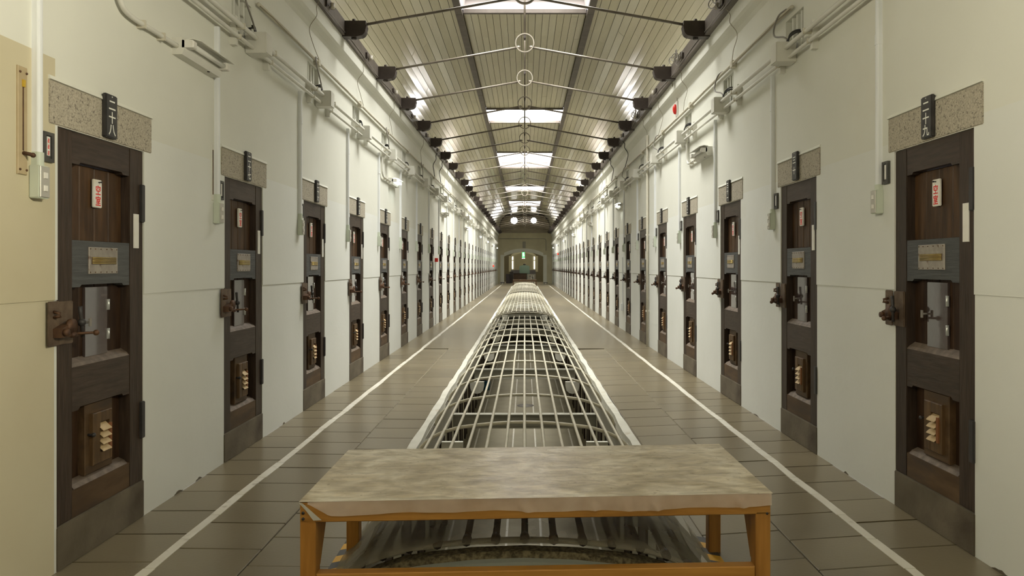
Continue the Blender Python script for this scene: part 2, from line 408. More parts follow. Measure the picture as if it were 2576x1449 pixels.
def put(name, me, parent=None, loc=None, rz=0.0):
    o = bpy.data.objects.new(name, me); C.objects.link(o)
    if parent: o.parent = parent
    if loc: o.location = loc
    if rz: o.rotation_euler = (0, 0, rz)
    return o
def obj(name, mb, m, parent=None, loc=None, rz=0.0): return put(name, mb.mesh(name, m), parent, loc, rz)
def tag(o, label=None, cat=None, group=None, kind=None):
    if label: o['label'] = label
    if cat: o['category'] = cat
    if group: o['group'] = group
    if kind: o['kind'] = kind
    return o
def empty(name, loc=(0, 0, 0), rz=0.0):
    o = bpy.data.objects.new(name, None); C.objects.link(o)
    o.location = loc; o.rotation_euler = (0, 0, rz); o.empty_display_size = 0.1
    return o
def arc(cx, cy, r, a0, a1, n):
    return [(cx + r * math.cos(a0 + (a1 - a0) * i / n), cy + r * math.sin(a0 + (a1 - a0) * i / n)) for i in range(n + 1)]
def smooth_path(pts, n=6):
    """Catmull-Rom through pts"""
    P = [Vector(p) for p in pts]; out = []
    for i in range(len(P) - 1):
        a = P[max(i - 1, 0)]; b = P[i]; c = P[i + 1]; d = P[min(i + 2, len(P) - 1)]
        for k in range(n):
            t = k / n
            out.append(0.5 * ((2 * b) + (c - a) * t + (2 * a - 5 * b + 4 * c - d) * t * t + (3 * b - a - 3 * c + d) * t ** 3))
    out.append(P[-1])
    return out

# a bay's own frame: x = along the wall to one's right when facing it, y = into the wall, z = up
SIDES = {'left': dict(x=-WL, rz=PI / 2, y=lambda i: YL0 + SL * i, zs=1.0, w='left wall'),
         'right': dict(x=WR, rz=-PI / 2, y=lambda i: YR0 + SR * i, zs=1.014, w='right wall')}
def at(side, i, u=0.0):
    S = SIDES[side]
    y = S['y'](i) + (u if side == 'left' else -u)
    return (S['x'], y, 0)

# ------------------------------------------------------------------ glyphs for signs
GL = {}
def glyph(ch):
    if ch not in GL:
        cu = bpy.data.curves.new('glyph', 'FONT'); cu.body = ch; cu.size = 1.0
        cu.resolution_u = 3; cu.offset = 0.018
        o = bpy.data.objects.new('glyph', cu); C.objects.link(o)
        dg = bpy.context.evaluated_depsgraph_get()
        me = bpy.data.meshes.new_from_object(o.evaluated_get(dg))
        v = [(p.co.x, p.co.y) for p in me.vertices]; f = [tuple(p.vertices) for p in me.polygons]
        bpy.data.objects.remove(o); bpy.data.curves.remove(cu); bpy.data.meshes.remove(me)
        if v:
            x0 = min(p[0] for p in v); x1 = max(p[0] for p in v); y0 = min(p[1] for p in v); y1 = max(p[1] for p in v)
            k = max(x1 - x0, 1e-6); h = max(y1 - y0, 1e-6)
            v = [((p[0] - (x0 + x1) / 2), (p[1] - (y0 + y1) / 2)) for p in v]
        GL[ch] = (v, f)
    return GL[ch]
def write(mb, text, cx, ztop, size, step, y, fat=1.0):
    """characters one under another on the plane y, read from -y"""
    for k, ch in enumerate(text):
        v, f = glyph(ch)
        z = ztop - step * (k + 0.5)
        mb.add([(cx + p[0] * size, y, z + p[1] * size * fat) for p in v], f)

DIG = '零一二三四五六七八九'
def kanji(n):
    t, o = divmod(n, 10)
    s = ('' if t == 0 else ('十' if t == 1 else DIG[t] + '十'))
    return s + (DIG[o] if o else '')

# ================================================================== SETTING
# ---- walls: rows of quads with door and vent openings cut out
def wall(side):
    S = SIDES[side]; zs = S['zs']; sx = -1 if side == 'left' else 1
    X = S['x']
    zd = 2.008 * zs; zg = 1.226 * zs
    V0, V1, VU0, VU1 = 3.05, 3.365, 0.12, 0.49
    cuts = set([Y0, YE]); doors = []; vents = []
    for i in range(ND):
        ys = sorted([at(side, i, 0)[1], at(side, i, 0.73)[1]]); doors.append(ys)
        yv = sorted([at(side, i, VU0)[1], at(side, i, VU1)[1]]); vents.append(yv)
    doors = [d for d in doors if d[1] < YE - 0.1]; vents = [d for d in vents if d[1] < YE - 0.1]
    for d in doors + vents: cuts |= set(d)
    if side == 'left': cuts.add(3.20)
    cuts = sorted(cuts)
    mb = MB()
    xf = X + sx * 0.005            # lower slab lies 5 mm back: a thin shadow line
    for a, b in zip(cuts[:-1], cuts[1:]):
        mid = (a + b) / 2
        ind = any(d[0] < mid < d[1] for d in doors); inv = any(d[0] < mid < d[1] for d in vents)
        beige = side == 'left' and mid < 3.2
        def face(x, z0, z1, m):
            mb.cur = m
            mb.quad((x, a, z0), (x, b, z0), (x, b, z1), (x, a, z1))
        if not ind:
            face(xf, 0, zg, 3 if beige else 1)
            mb.cur = 1; mb.quad((xf, a, zg), (xf, b, zg), (X, b, zg), (X, a, zg))
        z = zg if not ind else zd
        if beige: face(X, z, 2.305, 2); z = 2.305
        elif z < 2.09: face(X, z, 2.09, 1); z = 2.09
        if inv: face(X, z, V0, 0); face(X, V1, 3.70, 0)
        else: face(X, z, 3.70, 0)
        # cove and projecting top course
        xp = X - sx * 0.08
        mb.cur = 0
        prof = [(X, 3.70), (X - sx * 0.02, 3.735), (X - sx * 0.06, 3.765), (xp, 3.79), (xp, 3.93), (X + sx * 0.1, 3.93)]
        for p, q in zip(prof[:-1], prof[1:]):
            mb.quad((p[0], a, p[1]), (p[0], b, p[1]), (q[0], b, q[1]), (q[0], a, q[1]))
    mb.cur = 0
    for (a, b) in doors:           # reveals
        d = X + sx * 0.11
        for y in (a, b):
            mb.quad((xf, y, 0), (d, y, 0), (d, y, zg), (xf, y, zg)); mb.quad((X, y, zg), (d, y, zg), (d, y, zd), (X, y, zd))
        mb.quad((X, a, zd), (X, b, zd), (d, b, zd), (d, a, zd))
    for (a, b) in vents:
        d = X + sx * 0.16
        for y in (a, b): mb.quad((X, y, V0), (d, y, V0), (d, y, V1), (X, y, V1))
        for z in (V0, V1): mb.quad((X, a, z), (X, b, z), (d, b, z), (d, a, z))
        mb.quad((d, a, V0), (d, b, V0), (d, b, V1), (d, a, V1))
    o = obj('wall_' + side, mb, [M_up, M_low, M_beige, M_beige_low])
    return tag(o, 'long plastered cell-block wall with a thin ledge line, on the %s of the walkway' % side, 'wall', kind='structure')
WALL = {s: wall(s) for s in SIDES}

def bevel_mesh(me, w):
    bm = bmesh.new(); bm.from_mesh(me)
    bmesh.ops.bevel(bm, geom=[e for e in bm.edges], offset=w, segments=2, affect='EDGES')
    bm.to_mesh(me); bm.free(); return me

rch = random.Random(17)
for side, Yc in (('left', 4.35), ('left', 4.62), ('left', 6.25), ('left', 3.05), ('right', 3.20), ('right', 3.05), ('right', 4.75), ('right', 6.6)):
    sx = -1 if side == 'left' else 1; X = SIDES[side]['x'] + sx * 0.003
    l_ = rch.uniform(0.05, 0.16); h_ = rch.uniform(0.007, 0.015)
    top = [(Yc + l_ * (q / 6 - 0.5), h_ * math.sin(PI * q / 6) * rch.uniform(0.5, 1.2) + 0.002) for q in range(7)]
    m = MB()
    for (ya, za), (yb, zb) in zip(top[:-1], top[1:]):
        m.quad((X, ya, 0.0), (X, yb, 0.0), (X, yb, zb), (X, ya, za))
        m.quad((X, ya, za), (X, yb, zb), (X + sx * 0.01, yb, zb), (X + sx * 0.01, ya, za))
    obj('plaster_chip', m, M_sill, WALL[side])
me_lintel = bevel_mesh(MB().box(-0.062, 0.803, -0.005, 0.09, 2.010, 2.203).mesh('lintel', M_granite), 0.004)
me_lip = MB().prismx([(0.0, 2.203), (-0.012, 2.205), (-0.006, 2.222), (0.0, 2.225)], -0.065, 0.806).mesh('plaster_lip', M_up)
me_sill = bevel_mesh(MB().box(-0.002, 0.732, 0.0, 0.11, 0.0, 0.2).mesh('sill', M_sill), 0.004)
me_bar = MB().prism([(0, 3.05), (0.028, 3.05), (0.028, 3.365), (0, 3.365)], 0.02, 0.15).mesh('vent_bar', M_up)

def in_wall(name, me, side, i, u=0.0):
    o = put(name, me, WALL[side], at(side, i, u), SIDES[side]['rz'])
    o.scale = (1, 1, SIDES[side]['zs'])
    return o
for side in SIDES:
    for i in range(ND):
        in_wall('lintel', me_lintel, side, i)
        if i < 10: in_wall('plaster_lip', me_lip, side, i)
        in_wall('sill', me_sill, side, i)
        if i < 14:
            for u in (0.20, 0.29, 0.38):
                o = put('vent_bar', me_bar, WALL[side], at(side, i, u), SIDES[side]['rz'])

# ---- doors ---------------------------------------------------------------
def door_meshes():
    D = {}
    zt = 2.006
    D['stile'] = bevel_mesh(MB().box(-0.001, 0.117, 0.008, 0.09, 0.202, zt).mesh('stile', M_wood), 0.003)
    D['stile2'] = bevel_mesh(MB().box(0.601, 0.731, 0.008, 0.09, 0.202, zt).mesh('stile', M_wood), 0.003)
    D['top_rail'] = MB().prism([(0.118, 1.858), (0.170, 1.858), (0.182, 1.870), (0.528, 1.870), (0.540, 1.858), (0.60, 1.858), (0.60, zt), (0.118, zt)], 0.010, 0.09).mesh('top_rail', M_woodx)
    D['middle_rail'] = MB().prism([(0.118, 1.278), (0.176, 1.278), (0.190, 1.290), (0.53, 1.290), (0.545, 1.278), (0.60, 1.278), (0.60, 1.50), (0.118, 1.50)], 0.010, 0.09).mesh('middle_rail', M_blue)
    D['lower_rail'] = MB().prism([(0.118, 0.698), (0.166, 0.698), (0.180, 0.711), (0.53, 0.711), (0.545, 0.698), (0.60, 0.698), (0.60, 0.905), (0.118, 0.905)], 0.010, 0.09).mesh('lower_rail', M_woodx)
    D['worn_ledge'] = MB().prismx([(0.010, 0.905), (0.06, 0.905), (0.06, 0.945), (0.022, 0.920)], 0.118, 0.60).mesh('worn_ledge', M_worn)
    D['bottom_rail'] = MB().prismx([(0.010, 0.202), (0.09, 0.202), (0.09, 0.345), (0.055, 0.345), (0.010, 0.33)], 0.118, 0.60).mesh('bottom_rail', M_kick)
    D['foot_ledge'] = MB().prismx([(0.012, 0.3315), (0.06, 0.3467), (0.06, 0.365), (0.028, 0.350)], 0.135, 0.585).mesh('worn_ledge', M_worn)
    w = 0.482 / 4
    D['panel_board'] = MB().bev(0.118 + 0.002, 0.118 + w - 0.002, 0.052, 0.07, 1.50, 1.868, 0.004).mesh('panel_board', M_panel)
    D['centre_board'] = MB().bev(0.118 + 0.002, 0.118 + w - 0.002, 0.054, 0.07, 0.93, 1.292, 0.004).mesh('panel_board', M_deep)
    D['back_panel'] = MB().box(0.118, 0.60, 0.066, 0.088, 0.34, 0.715).mesh('back_panel', M_deep)
    D['hatch'] = bevel_mesh(MB().box(0.265, 0.452, 0.040, 0.054, 0.935, 1.274).mesh('hatch', M_hatch), 0.002)
    for k, z in (('a', 1.155), ('b', 1.006)):
        D['hatch_hinge' + k] = MB().box(0.446, 0.462, 0.034, 0.041, z, z + 0.054).tube([(0.454, 0.034, z), (0.454, 0.034, z + 0.054)], 0.005, 6).mesh('hatch_hinge', M_steel)
    D['hatch_wing_nut'] = MB().tube([(0.262, 0.045, 1.105), (0.262, 0.012, 1.105)], 0.006, 6).box(0.254, 0.270, 0.010, 0.016, 1.085, 1.125).mesh('hatch_wing_nut', M_gcable)
    D['vent_backing'] = MB().bev(0.25, 0.48, 0.030, 0.066, 0.36, 0.705, 0.004).mesh('vent_backing', M_kick)
    # louvred box: frame pieces round an opening, four pale slats, one red batten
    fr = MB()
    fr.bev(0.285, 0.345, 0.010, 0.03, 0.40, 0.655); fr.bev(0.425, 0.447, 0.010, 0.03, 0.40, 0.655)
    fr.bev(0.345, 0.425, 0.010, 0.03, 0.40, 0.455); fr.bev(0.345, 0.425, 0.010, 0.03, 0.60, 0.655)
    D['vent_frame'] = fr.mesh('vent_frame', M_vent)
    D['red_batten'] = MB().box(0.412, 0.430, 0.002, 0.012, 0.455, 0.585).mesh('batten', M_red_wood)
    D['vent_slat'] = MB().prismx([(-0.008, -0.004), (-0.006, 0.000), (0.026, 0.030), (0.026, 0.024)], 0.338, 0.412).mesh('vent_slat', M_slat)
    D['vent_knob'] = MB().tube([(0.272, 0.03, 0.555), (0.272, 0.006, 0.555)], 0.006, 6).ball((0.272, 0.002, 0.555), 0.011).mesh('vent_knob', M_black)
    pl = MB().bev(0.24, 0.483, 0.004, 0.012, 1.34, 1.471, 0.002)
    D['metal_plate'] = pl.mesh('metal_plate', M_plate)
    sl = MB().box(0.258, 0.466, 0.0025, 0.0045, 1.387, 1.423)
    D['letter_slot'] = sl.mesh('slot_surround', M_rplate)
    br = MB()
    for k in range(5): br.tube([(0.262, 0.001, 1.391 + 0.007 * k), (0.462, 0.001, 1.391 + 0.007 * k)], 0.0026, 5)
    D['brass_grille'] = br.mesh('brass_grille', M_brass)
    sc = MB()
    for x in (0.25, 0.29, 0.335, 0.385, 0.43, 0.472):
        for z in (1.348, 1.462): sc.ball((x, 0.004, z), 0.0035, 6, 3)
    D['screws'] = sc.mesh('screw_heads', M_rust)
    D['name_strip'] = MB().bev(0.636, 0.684, 0.003, 0.009, 1.475, 1.66, 0.001).mesh('name_strip', M_white)
    for k, z0, z1 in (('a', 1.62, 1.825), ('b', 0.435, 0.635)):
        D['hinge' + k] = bevel_mesh(MB().box(0.697, 0.733, -0.006, 0.012, z0, z1).mesh('hinge', M_black), 0.003)
    # rusty bolt lock
    D['lock_plate'] = bevel_mesh(MB().box(0.002, 0.105, -0.004, 0.009, 1.022, 1.218).mesh('lock_plate', M_rplate), 0.003)
    D['keeper_plate'] = bevel_mesh(MB().box(-0.082, -0.002, -0.012, -0.006, 1.022, 1.222).mesh('keeper_plate', M_rplate), 0.003)
    ca = MB().prism([(-0.05, 1.06), (0.055, 1.06), (0.055, 1.098), (0.02, 1.118), (-0.012, 1.112), (-0.05, 1.10)], -0.05, -0.008)
    ca.tube([(-0.03, -0.05, 1.082), (-0.03, -0.068, 1.082)], 0.016, 10)
    D['lock_case'] = ca.mesh('lock_case', M_rust)
    cam_ = MB().tube([(0.03, -0.035, 1.105), (0.03, -0.052, 1.105)], 0.034, 14)
    D['lock_cam'] = cam_.mesh('lock_cam', M_rust)
    le = MB().tube([(0.078, -0.052, 1.192), (0.082, -0.052, 1.16), (0.088, -0.054, 1.12), (0.094, -0.056, 1.05)], [0.010, 0.009, 0.008, 0.008], 8)
    le.ball((0.088, -0.054, 1.118), 0.019)
    D['lock_lever'] = le.mesh('lock_lever', M_black)
    pn = MB().tube([(0.04, -0.05, 1.070), (0.085, -0.085, 1.070), (0.10, -0.105, 1.070)], 0.0065, 7).ball((0.103, -0.112, 1.070), 0.014)
    pn.tube([(0.02, -0.05, 1.066), (0.055, -0.05, 1.066)], 0.012, 8)
    D['lock_pin'] = pn.mesh('lock_pin', M_rust)
    D['keeper_staple'] = MB().tube([(-0.045, -0.012, 1.175), (-0.045, -0.04, 1.168), (-0.045, -0.042, 1.155), (-0.045, -0.012, 1.150)], 0.007, 6).mesh('keeper_staple', M_rust)
    return D
D = door_meshes()
dn = 0
for side in SIDES:
    S = SIDES[side]
    for i in range(ND):
        dn += 1
        d = empty('door_%d' % dn, at(side, i), S['rz']); d.scale = (1, 1, S['zs'])
        tag(d, 'dark wooden cell door with rusty lock, %s from the near end of the %s' % (ORD[i], S['w']), 'door', 'cell doors along the %s' % S['w'], 'structure')
        for k in ('stile', 'stile2', 'top_rail', 'middle_rail', 'lower_rail', 'bottom_rail', 'metal_plate', 'lock_plate', 'name_strip', 'vent_backing', 'vent_frame', 'hatch', 'back_panel'):
            nm = D[k].name.split('.')[0]
            o = put(nm, D[k], d)
            if k == 'hatch': hatch = o
            if k == 'lock_plate': lp = o
            if k == 'vent_frame': vf = o
            if k == 'metal_plate': mp = o
        o = put('lock_case', D['lock_case'], lp); put('lock_lever', D['lock_lever'], lp); put('lock_pin', D['lock_pin'], lp); put('lock_cam', D['lock_cam'], lp)
        put('keeper_plate', D['keeper_plate'], d)
        w = 0.482 / 4
        for k in range(4):
            put('panel_board', D['panel_board'], d, (w * k, 0, 0)); put('panel_board', D['centre_board'], d, (w * k, 0, 0))
        if i < 16:
            for k in range(4): put('vent_slat', D['vent_slat'], vf, (0, 0, 0.462 + 0.034 * k))
            put('worn_ledge', D['worn_ledge'], d); put('worn_ledge', D['foot_ledge'], d)
            for k in 'ab': put('hinge', D['hinge' + k], d)
            put('letter_slot', D['letter_slot'], mp); put('brass_grille', D['brass_grille'], mp)
        if i < 8:
            put('batten', D['red_batten'], vf)
            put('screw_heads', D['screws'], mp)
            for k in 'ab': put('hatch_hinge', D['hatch_hinge' + k], hatch)
            put('hatch_wing_nut', D['hatch_wing_nut'], hatch)
            put('vent_knob', D['vent_knob'], vf)
            put('keeper_staple', D['keeper_staple'], d)

# ---- ceiling -------------------------------------------------------------
HALF = [(1.05, ZC), (1.30, 5.445), (1.556, 5.335), (1.80, 5.07), (1.95, 4.72), (2.015, 4.40), (2.03, 4.09)]
def profile(n_side=14, n_mid=17):
    P = [Vector((p[0], p[1], 0)) for p in HALF]
    S_ = smooth_path([Vector((p.x, 0, p.y)) for p in P], 8)
    ds = [0]
    for a, b in zip(S_[:-1], S_[1:]): ds.append(ds[-1] + (b - a).length)
    out = []
    for k in range(n_side + 1):
        t = ds[-1] * k / n_side
        j = max(0, min(len(ds) - 2, next((q for q in range(len(ds) - 1) if ds[q + 1] >= t - 1e-9), len(ds) - 2)))
        f = (t - ds[j]) / (ds[j + 1] - ds[j])
        p = S_[j].lerp(S_[j + 1], f); out.append((p.x, p.z))
    left = [(-x, z) for x, z in reversed(out)]
    mid = [(-1.0 + 2.0 * k / n_mid, ZC + 0.012) for k in range(n_mid + 1)]
    return left, mid, out
PL, PM, PR = profile()
strips = [(PL[k], PL[k + 1], 's') for k in range(len(PL) - 1)] + [(PM[k], PM[k + 1], 'm') for k in range(len(PM) - 1)] + [(PR[k], PR[k + 1], 's') for k in range(len(PR) - 1)]
SKY = SKYL

back = MB()
prof = [(x * 1.0 + (0.04 if x > 0 else -0.04), z + 0.03) for x, z in PL]
prof2 = [(x + 0.04, z + 0.03) for x, z in PR]
for pr in (prof, prof2):
    for a, b in zip(pr[:-1], pr[1:]):
        back.quad((a[0], Y0, a[1]), (b[0], Y0, b[1]), (b[0], YE, b[1]), (a[0], YE, a[1]))
ys = [Y0] + [v for s in SKY for v in s] + [YE]
for a, b in zip(ys[0::2], ys[1::2]):
    back.quad((-1.1, a, ZC + 0.03), (1.1, a, ZC + 0.03), (1.1, b, ZC + 0.03), (-1.1, b, ZC + 0.03))
for sx, W in ((-1, WL), (1, WR)):      # close the gap above the wall tops
    back.quad((sx * 2.07, Y0, 4.12), (sx * 2.07, YE, 4.12), (sx * (W + 0.1), YE, 3.93), (sx * (W + 0.1), Y0, 3.93))
CEIL = tag(obj('ceiling', back, M_back), 'vaulted ceiling of painted narrow boards with roof lights along its middle', 'ceiling', kind='structure')

def plank(mb, a, b, y0, y1, dz):
    A = Vector((a[0], 0, a[1])); B = Vector((b[0], 0, b[1])); t = (B - A).normalized()
    n = Vector((-t.z, 0, t.x))
    if n.z < 0 or (abs(n.z) < 0.2 and n.x * a[0] < 0): n = -n
    A = A + t * 0.0035 + n * dz[0]; B = B - t * 0.0035 + n * dz[1]
    q = [A, B, B + n * 0.018, A + n * 0.018]
    v = [(p.x, y0 + 0.0015, p.z) for p in q] + [(p.x, y1 - 0.0015, p.z) for p in q]
    mb.add(v, [(0, 1, 2, 3), (7, 6, 5, 4), (0, 4, 5, 1), (1, 5, 6, 2), (2, 6, 7, 3), (3, 7, 4, 0)])
far = MB()
rp = random.Random(3)
for (a, b, kind) in strips:
    off = rp.uniform(0, 3.6)
    yy = [5.2] + [5.2 + off + 3.62 * k for k in range(20)]
    yy = [y for y in yy if y < YE - 0.3] + [YE]
    for y0, y1 in zip(yy[:-1], yy[1:]):
        segs = [(y0, y1)]
        if kind == 'm':
            for s0, s1 in SKY:
                nx = []
                for p, q in segs:
                    if q <= s0 or p >= s1: nx.append((p, q)); continue
                    if p < s0: nx.append((p, s0))
                    if q > s1: nx.append((s1, q))
                segs = nx
        for p, q in segs:
            if q - p < 0.05 or q < 6.0: continue
            dz = (rp.uniform(-0.002, 0.002), rp.uniform(-0.002, 0.002))
            if p < 19.0:
                m = MB(); plank(m, a, b, p, q, dz); obj('plank', m, M_plank, CEIL)
            else:
                plank(far, a, b, p, q, dz)
tag(obj('far_boards', far, M_plank, CEIL), kind='stuff')

me_bolt = MB().ball((0, 0, 0), 0.022, 8, 4, (1, 1, 0.6)).mesh('bolt', M_shoe)
for sx in (-1, 1):
    yj = 6.0
    while yj < YE:
        y2 = min(yj + 5.43, YE)
        m = MB().bev(-0.055, 0.055, 0, 0.05, 0, y2 - yj - 0.01, 0.004)
        o = obj('purlin', m, M_purlin, CEIL, (sx * 1.05, yj, ZC + 0.02))
        o.rotation_euler = (-PI / 2, 0, 0); o.scale = (1, -1, 1) if False else (1, 1, 1)
        o.rotation_euler = (R(-90), 0, 0)
        o.location = (sx * 1.05, yj, ZC - 0.03)
        # local y -> -z ; local z -> +y
        yj = y2
    k = 0
    while TY0 + TS * k < YE:
        put('bolt', me_bolt, CEIL, (sx * 1.05, TY0 + TS * k, ZC - 0.032)); k += 1

# wall plates (dark boards above the walls)
for n, (sx, W) in enumerate(((-1, WL), (1, WR))):
    m = MB().box(min(sx * 1.99, sx * 2.08), max(sx * 1.99, sx * 2.08), Y0, YE, 3.93, 4.10)
    tag(obj('trim_%d' % (n + 1), m, M_purlin), 'dark timber wall plate running along the top of the %s wall' % ('left', 'right')[n], 'trim', kind='structure')

# roof lights
for n, (a, b) in enumerate(SKY):
    n -= 1
    zt = ZC + 0.62
    m = MB()
    m.cur = 0
    m.quad((-0.98, a, ZC), (-0.98, b, ZC), (-0.9, b, zt), (-0.9, a, zt))
    m.quad((0.98, a, ZC), (0.98, b, ZC), (0.9, b, zt), (0.9, a, zt))
    m.quad((-0.98, a, ZC), (0.98, a, ZC), (0.9, a, zt), (-0.9, a, zt))
    m.quad((-0.98, b, ZC), (0.98, b, ZC), (0.9, b, zt), (-0.9, b, zt))
    root = tag(obj('window_%d' % (n + 1 if n >= 0 else 8), m, M_sash), 'boxed roof light in the flat of the ceiling, %s' % ('behind the viewer' if n < 0 else ORD[n] + ' in view'), 'skylight', 'roof lights', 'structure')
    obj('pane', MB().box(-0.9, 0.9, a + 0.02, b - 0.02, zt - 0.01, zt), E_rear if n < 0 else (E_pane1 if n == 0 else E_pane), root)
    if n in (1, 3):
        obj('end_pane', MB().box(-0.94, 0.94, b - 0.03, b - 0.015, ZC + 0.03, zt - 0.05), E_pane2, root)
    else:
        obj('glazing_bar', MB().box(-0.96, 0.96, b - 0.03, b - 0.01, ZC + 0.2, ZC + 0.212), M_purlin, root)
    for y in (a, b):
        obj('frame', MB().box(-1.0, 1.0, y - 0.035, y + 0.035, ZC - 0.03, ZC + 0.03), M_purlin, root)

# ---- floor: slab, single paving stones near, jointed paving beyond
ZB = -0.02
TY1 = 12.0
fl = MB()
for (x0, x1) in ((-WL - 0.12, -OX), (OX, WR + 0.12)):
    fl.cur = 0; fl.box(x0, x1, OY0, OY1, -0.27, ZB - 0.001)
fl.box(-WL - 0.12, WR + 0.12, Y0, OY0, -0.27, ZB - 0.001)
fl.cur = 1; fl.box(-WL - 0.12, -OX, TY1, YE + 0.6, ZB, 0.0)
fl.cur = 2; fl.box(OX, WR + 0.12, TY1, YE + 0.6, ZB, 0.0)
fl.cur = 1; fl.box(-OX, OX, OY1, YE + 0.6, -0.2, 0.0)
fl.cur = 3
fl.box(-OX - 0.001, -OX + 0.004, OY0, OY1, -0.30, 0.0); fl.box(OX - 0.004, OX + 0.001, OY0, OY1, -0.30, 0.0)
FLOOR = tag(obj('floor', fl, [M_base, M_floorL, M_floorR, M_slab]), 'grey stone-paved walkway either side of a long barred opening', 'floor', kind='structure')
rt = random.Random(11)
def tiles(x0, x1, ys, dy, shear, xm):
    k = 0
    mes = []
    g = 0.0035
    while True:
        y = ys + dy * k
        if y > TY1 - dy * 0.5: break
        ya, yb = y, y + dy
        def yy(yv, x): return min(yv + shear * (x - xm), TY1)
        v = []
        for z, b in ((ZB, 0), (-0.003, 0), (0.0, 0.003)):
            v += [(x0 + g + b, yy(ya, x0) + g + b, z), (x1 - g - b, yy(ya, x1) + g + b, z), (x1 - g - b, yy(yb, x1) - g - b, z), (x0 + g + b, yy(yb, x0) - g - b, z)]
        f = [(8, 9, 10, 11)]
        for q in range(2):
            for i in range(4):
                j = (i + 1) % 4
                f.append((q * 4 + i, q * 4 + j, q * 4 + 4 + j, q * 4 + 4 + i))
        o = obj('tile', MB().add(v, f), M_tile, FLOOR, (0, 0, rt.uniform(-0.0015, 0.001)))
        k += 1
for (x0, x1, ys, dy, sh) in ((-WL - 0.11, -1.715, 3.33 - 0.351 * 3, 0.351, 0.01), (-1.715, -1.28, 3.49 - 0.351 * 4, 0.351, -0.03), (-1.28, -0.885, 3.636 - 0.351 * 4, 0.351, -0.03),
                             (1.765, WR + 0.11, 3.52 - 0.355 * 4, 0.355, 0.14), (1.33, 1.765, 3.63 - 0.355 * 5, 0.355, 0.15), (0.905, 1.33, 3.70 - 0.355 * 5, 0.355, 0.16)):
    tiles(x0, x1, ys, dy, sh, (x0 + x1) / 2)
for k in range(3):
    obj('tile', MB().box(-0.88 + 0.593 * k + 0.004, -0.88 + 0.593 * (k + 1) - 0.004, 1.6, 2.45, ZB, 0.0), M_tile, FLOOR)

for x0, x1 in ((-0.884, -OX), (OX, 0.904)):
    obj('edge_strip', MB().box(x0, x1, 2.5, 4.3, ZB, 0.0), M_tile, FLOOR)
# painted lines on both walkways
rl = random.Random(5)
for sx, xc in ((-1, -1.712), (1, 1.752)):
    xs = []; y = 1.5
    while y < YE - 0.2:
        xs.append((y, xc + rl.uniform(-0.006, 0.006), 0.026 + rl.uniform(-0.003, 0.003))); y += 0.351
    m = MB()
    for p, q in zip(xs[:-1], xs[1:]):
        g = 0.002
        v = []
        for z in (-0.001, 0.0035):
            v += [(p[1] - p[2], p[0] + g, z), (p[1] + p[2], p[0] + g, z), (q[1] + p[2], q[0] - g, z), (q[1] - p[2], q[0] - g, z)]
        m.add(v, [(4, 5, 6, 7), (0, 1, 5, 4), (1, 2, 6, 5), (2, 3, 7, 6), (3, 0, 4, 7)])
    obj('painted_line', m, M_line, FLOOR)
    # rough white curb along the opening
    m = MB(); y = 4.25; prev = None
    while y < OY1 + 0.01:
        xi = sx * (OX - 0.004 + rl.uniform(-0.012, 0.012)); xo = sx * (OX + 0.075 + rl.uniform(-0.006, 0.008)); h = 0.035 + rl.uniform(-0.006, 0.006)
        cur = [(xo, y, 0), (xo - sx * 0.008, y, h), (xi + sx * 0.01, y, h), (xi, y, -0.03)]
        if prev:
            for i in range(3): m.quad(prev[i], cur[i], cur[i + 1], prev[i + 1])
        prev = cur; y += 0.31
    obj('curb', m, M_curb, FLOOR)
    obj('edge_pipe', MB().tube([(sx * (OX - 0.03), y_ * 1.0, -0.03 + 0.006 * math.sin(y_)) for y_ in [OY0 + 0.6 * k for k in range(75)]], 0.009, 6), M_trunk, FLOOR)

# steel cross beams under the slab, haunches at their ends
for k in range(12):
    y = 8.0 + 3.49 * k
    if y > OY1 - 0.5: break
    m = MB().box(-0.80, 0.80, y - 0.05, y + 0.05, -0.285, -0.270).box(-0.80, 0.80, y - 0.005, y + 0.005, -0.41, -0.285).box(-0.80, 0.80, y - 0.05, y + 0.05, -0.425, -0.41)
    obj('cross_beam', m, M_beam, FLOOR)
    for sx in (-1, 1):
        pts = [(0, -0.27), (0.20, -0.27), (0.20, -0.33)] + [(0.10 + 0.10 * math.cos(t), -0.34 + 0.10 * math.sin(t)) for t in [-PI * q / 6 for q in range(1, 6)]] + [(0, -0.33)]
        pts = [(sx * (OX - 0.02 - p[0]), p[1]) for p in pts]
        if sx > 0: pts = pts
        obj('haunch', MB().prism(pts, y - 1.30, y - 1.25), M_curb, FLOOR)

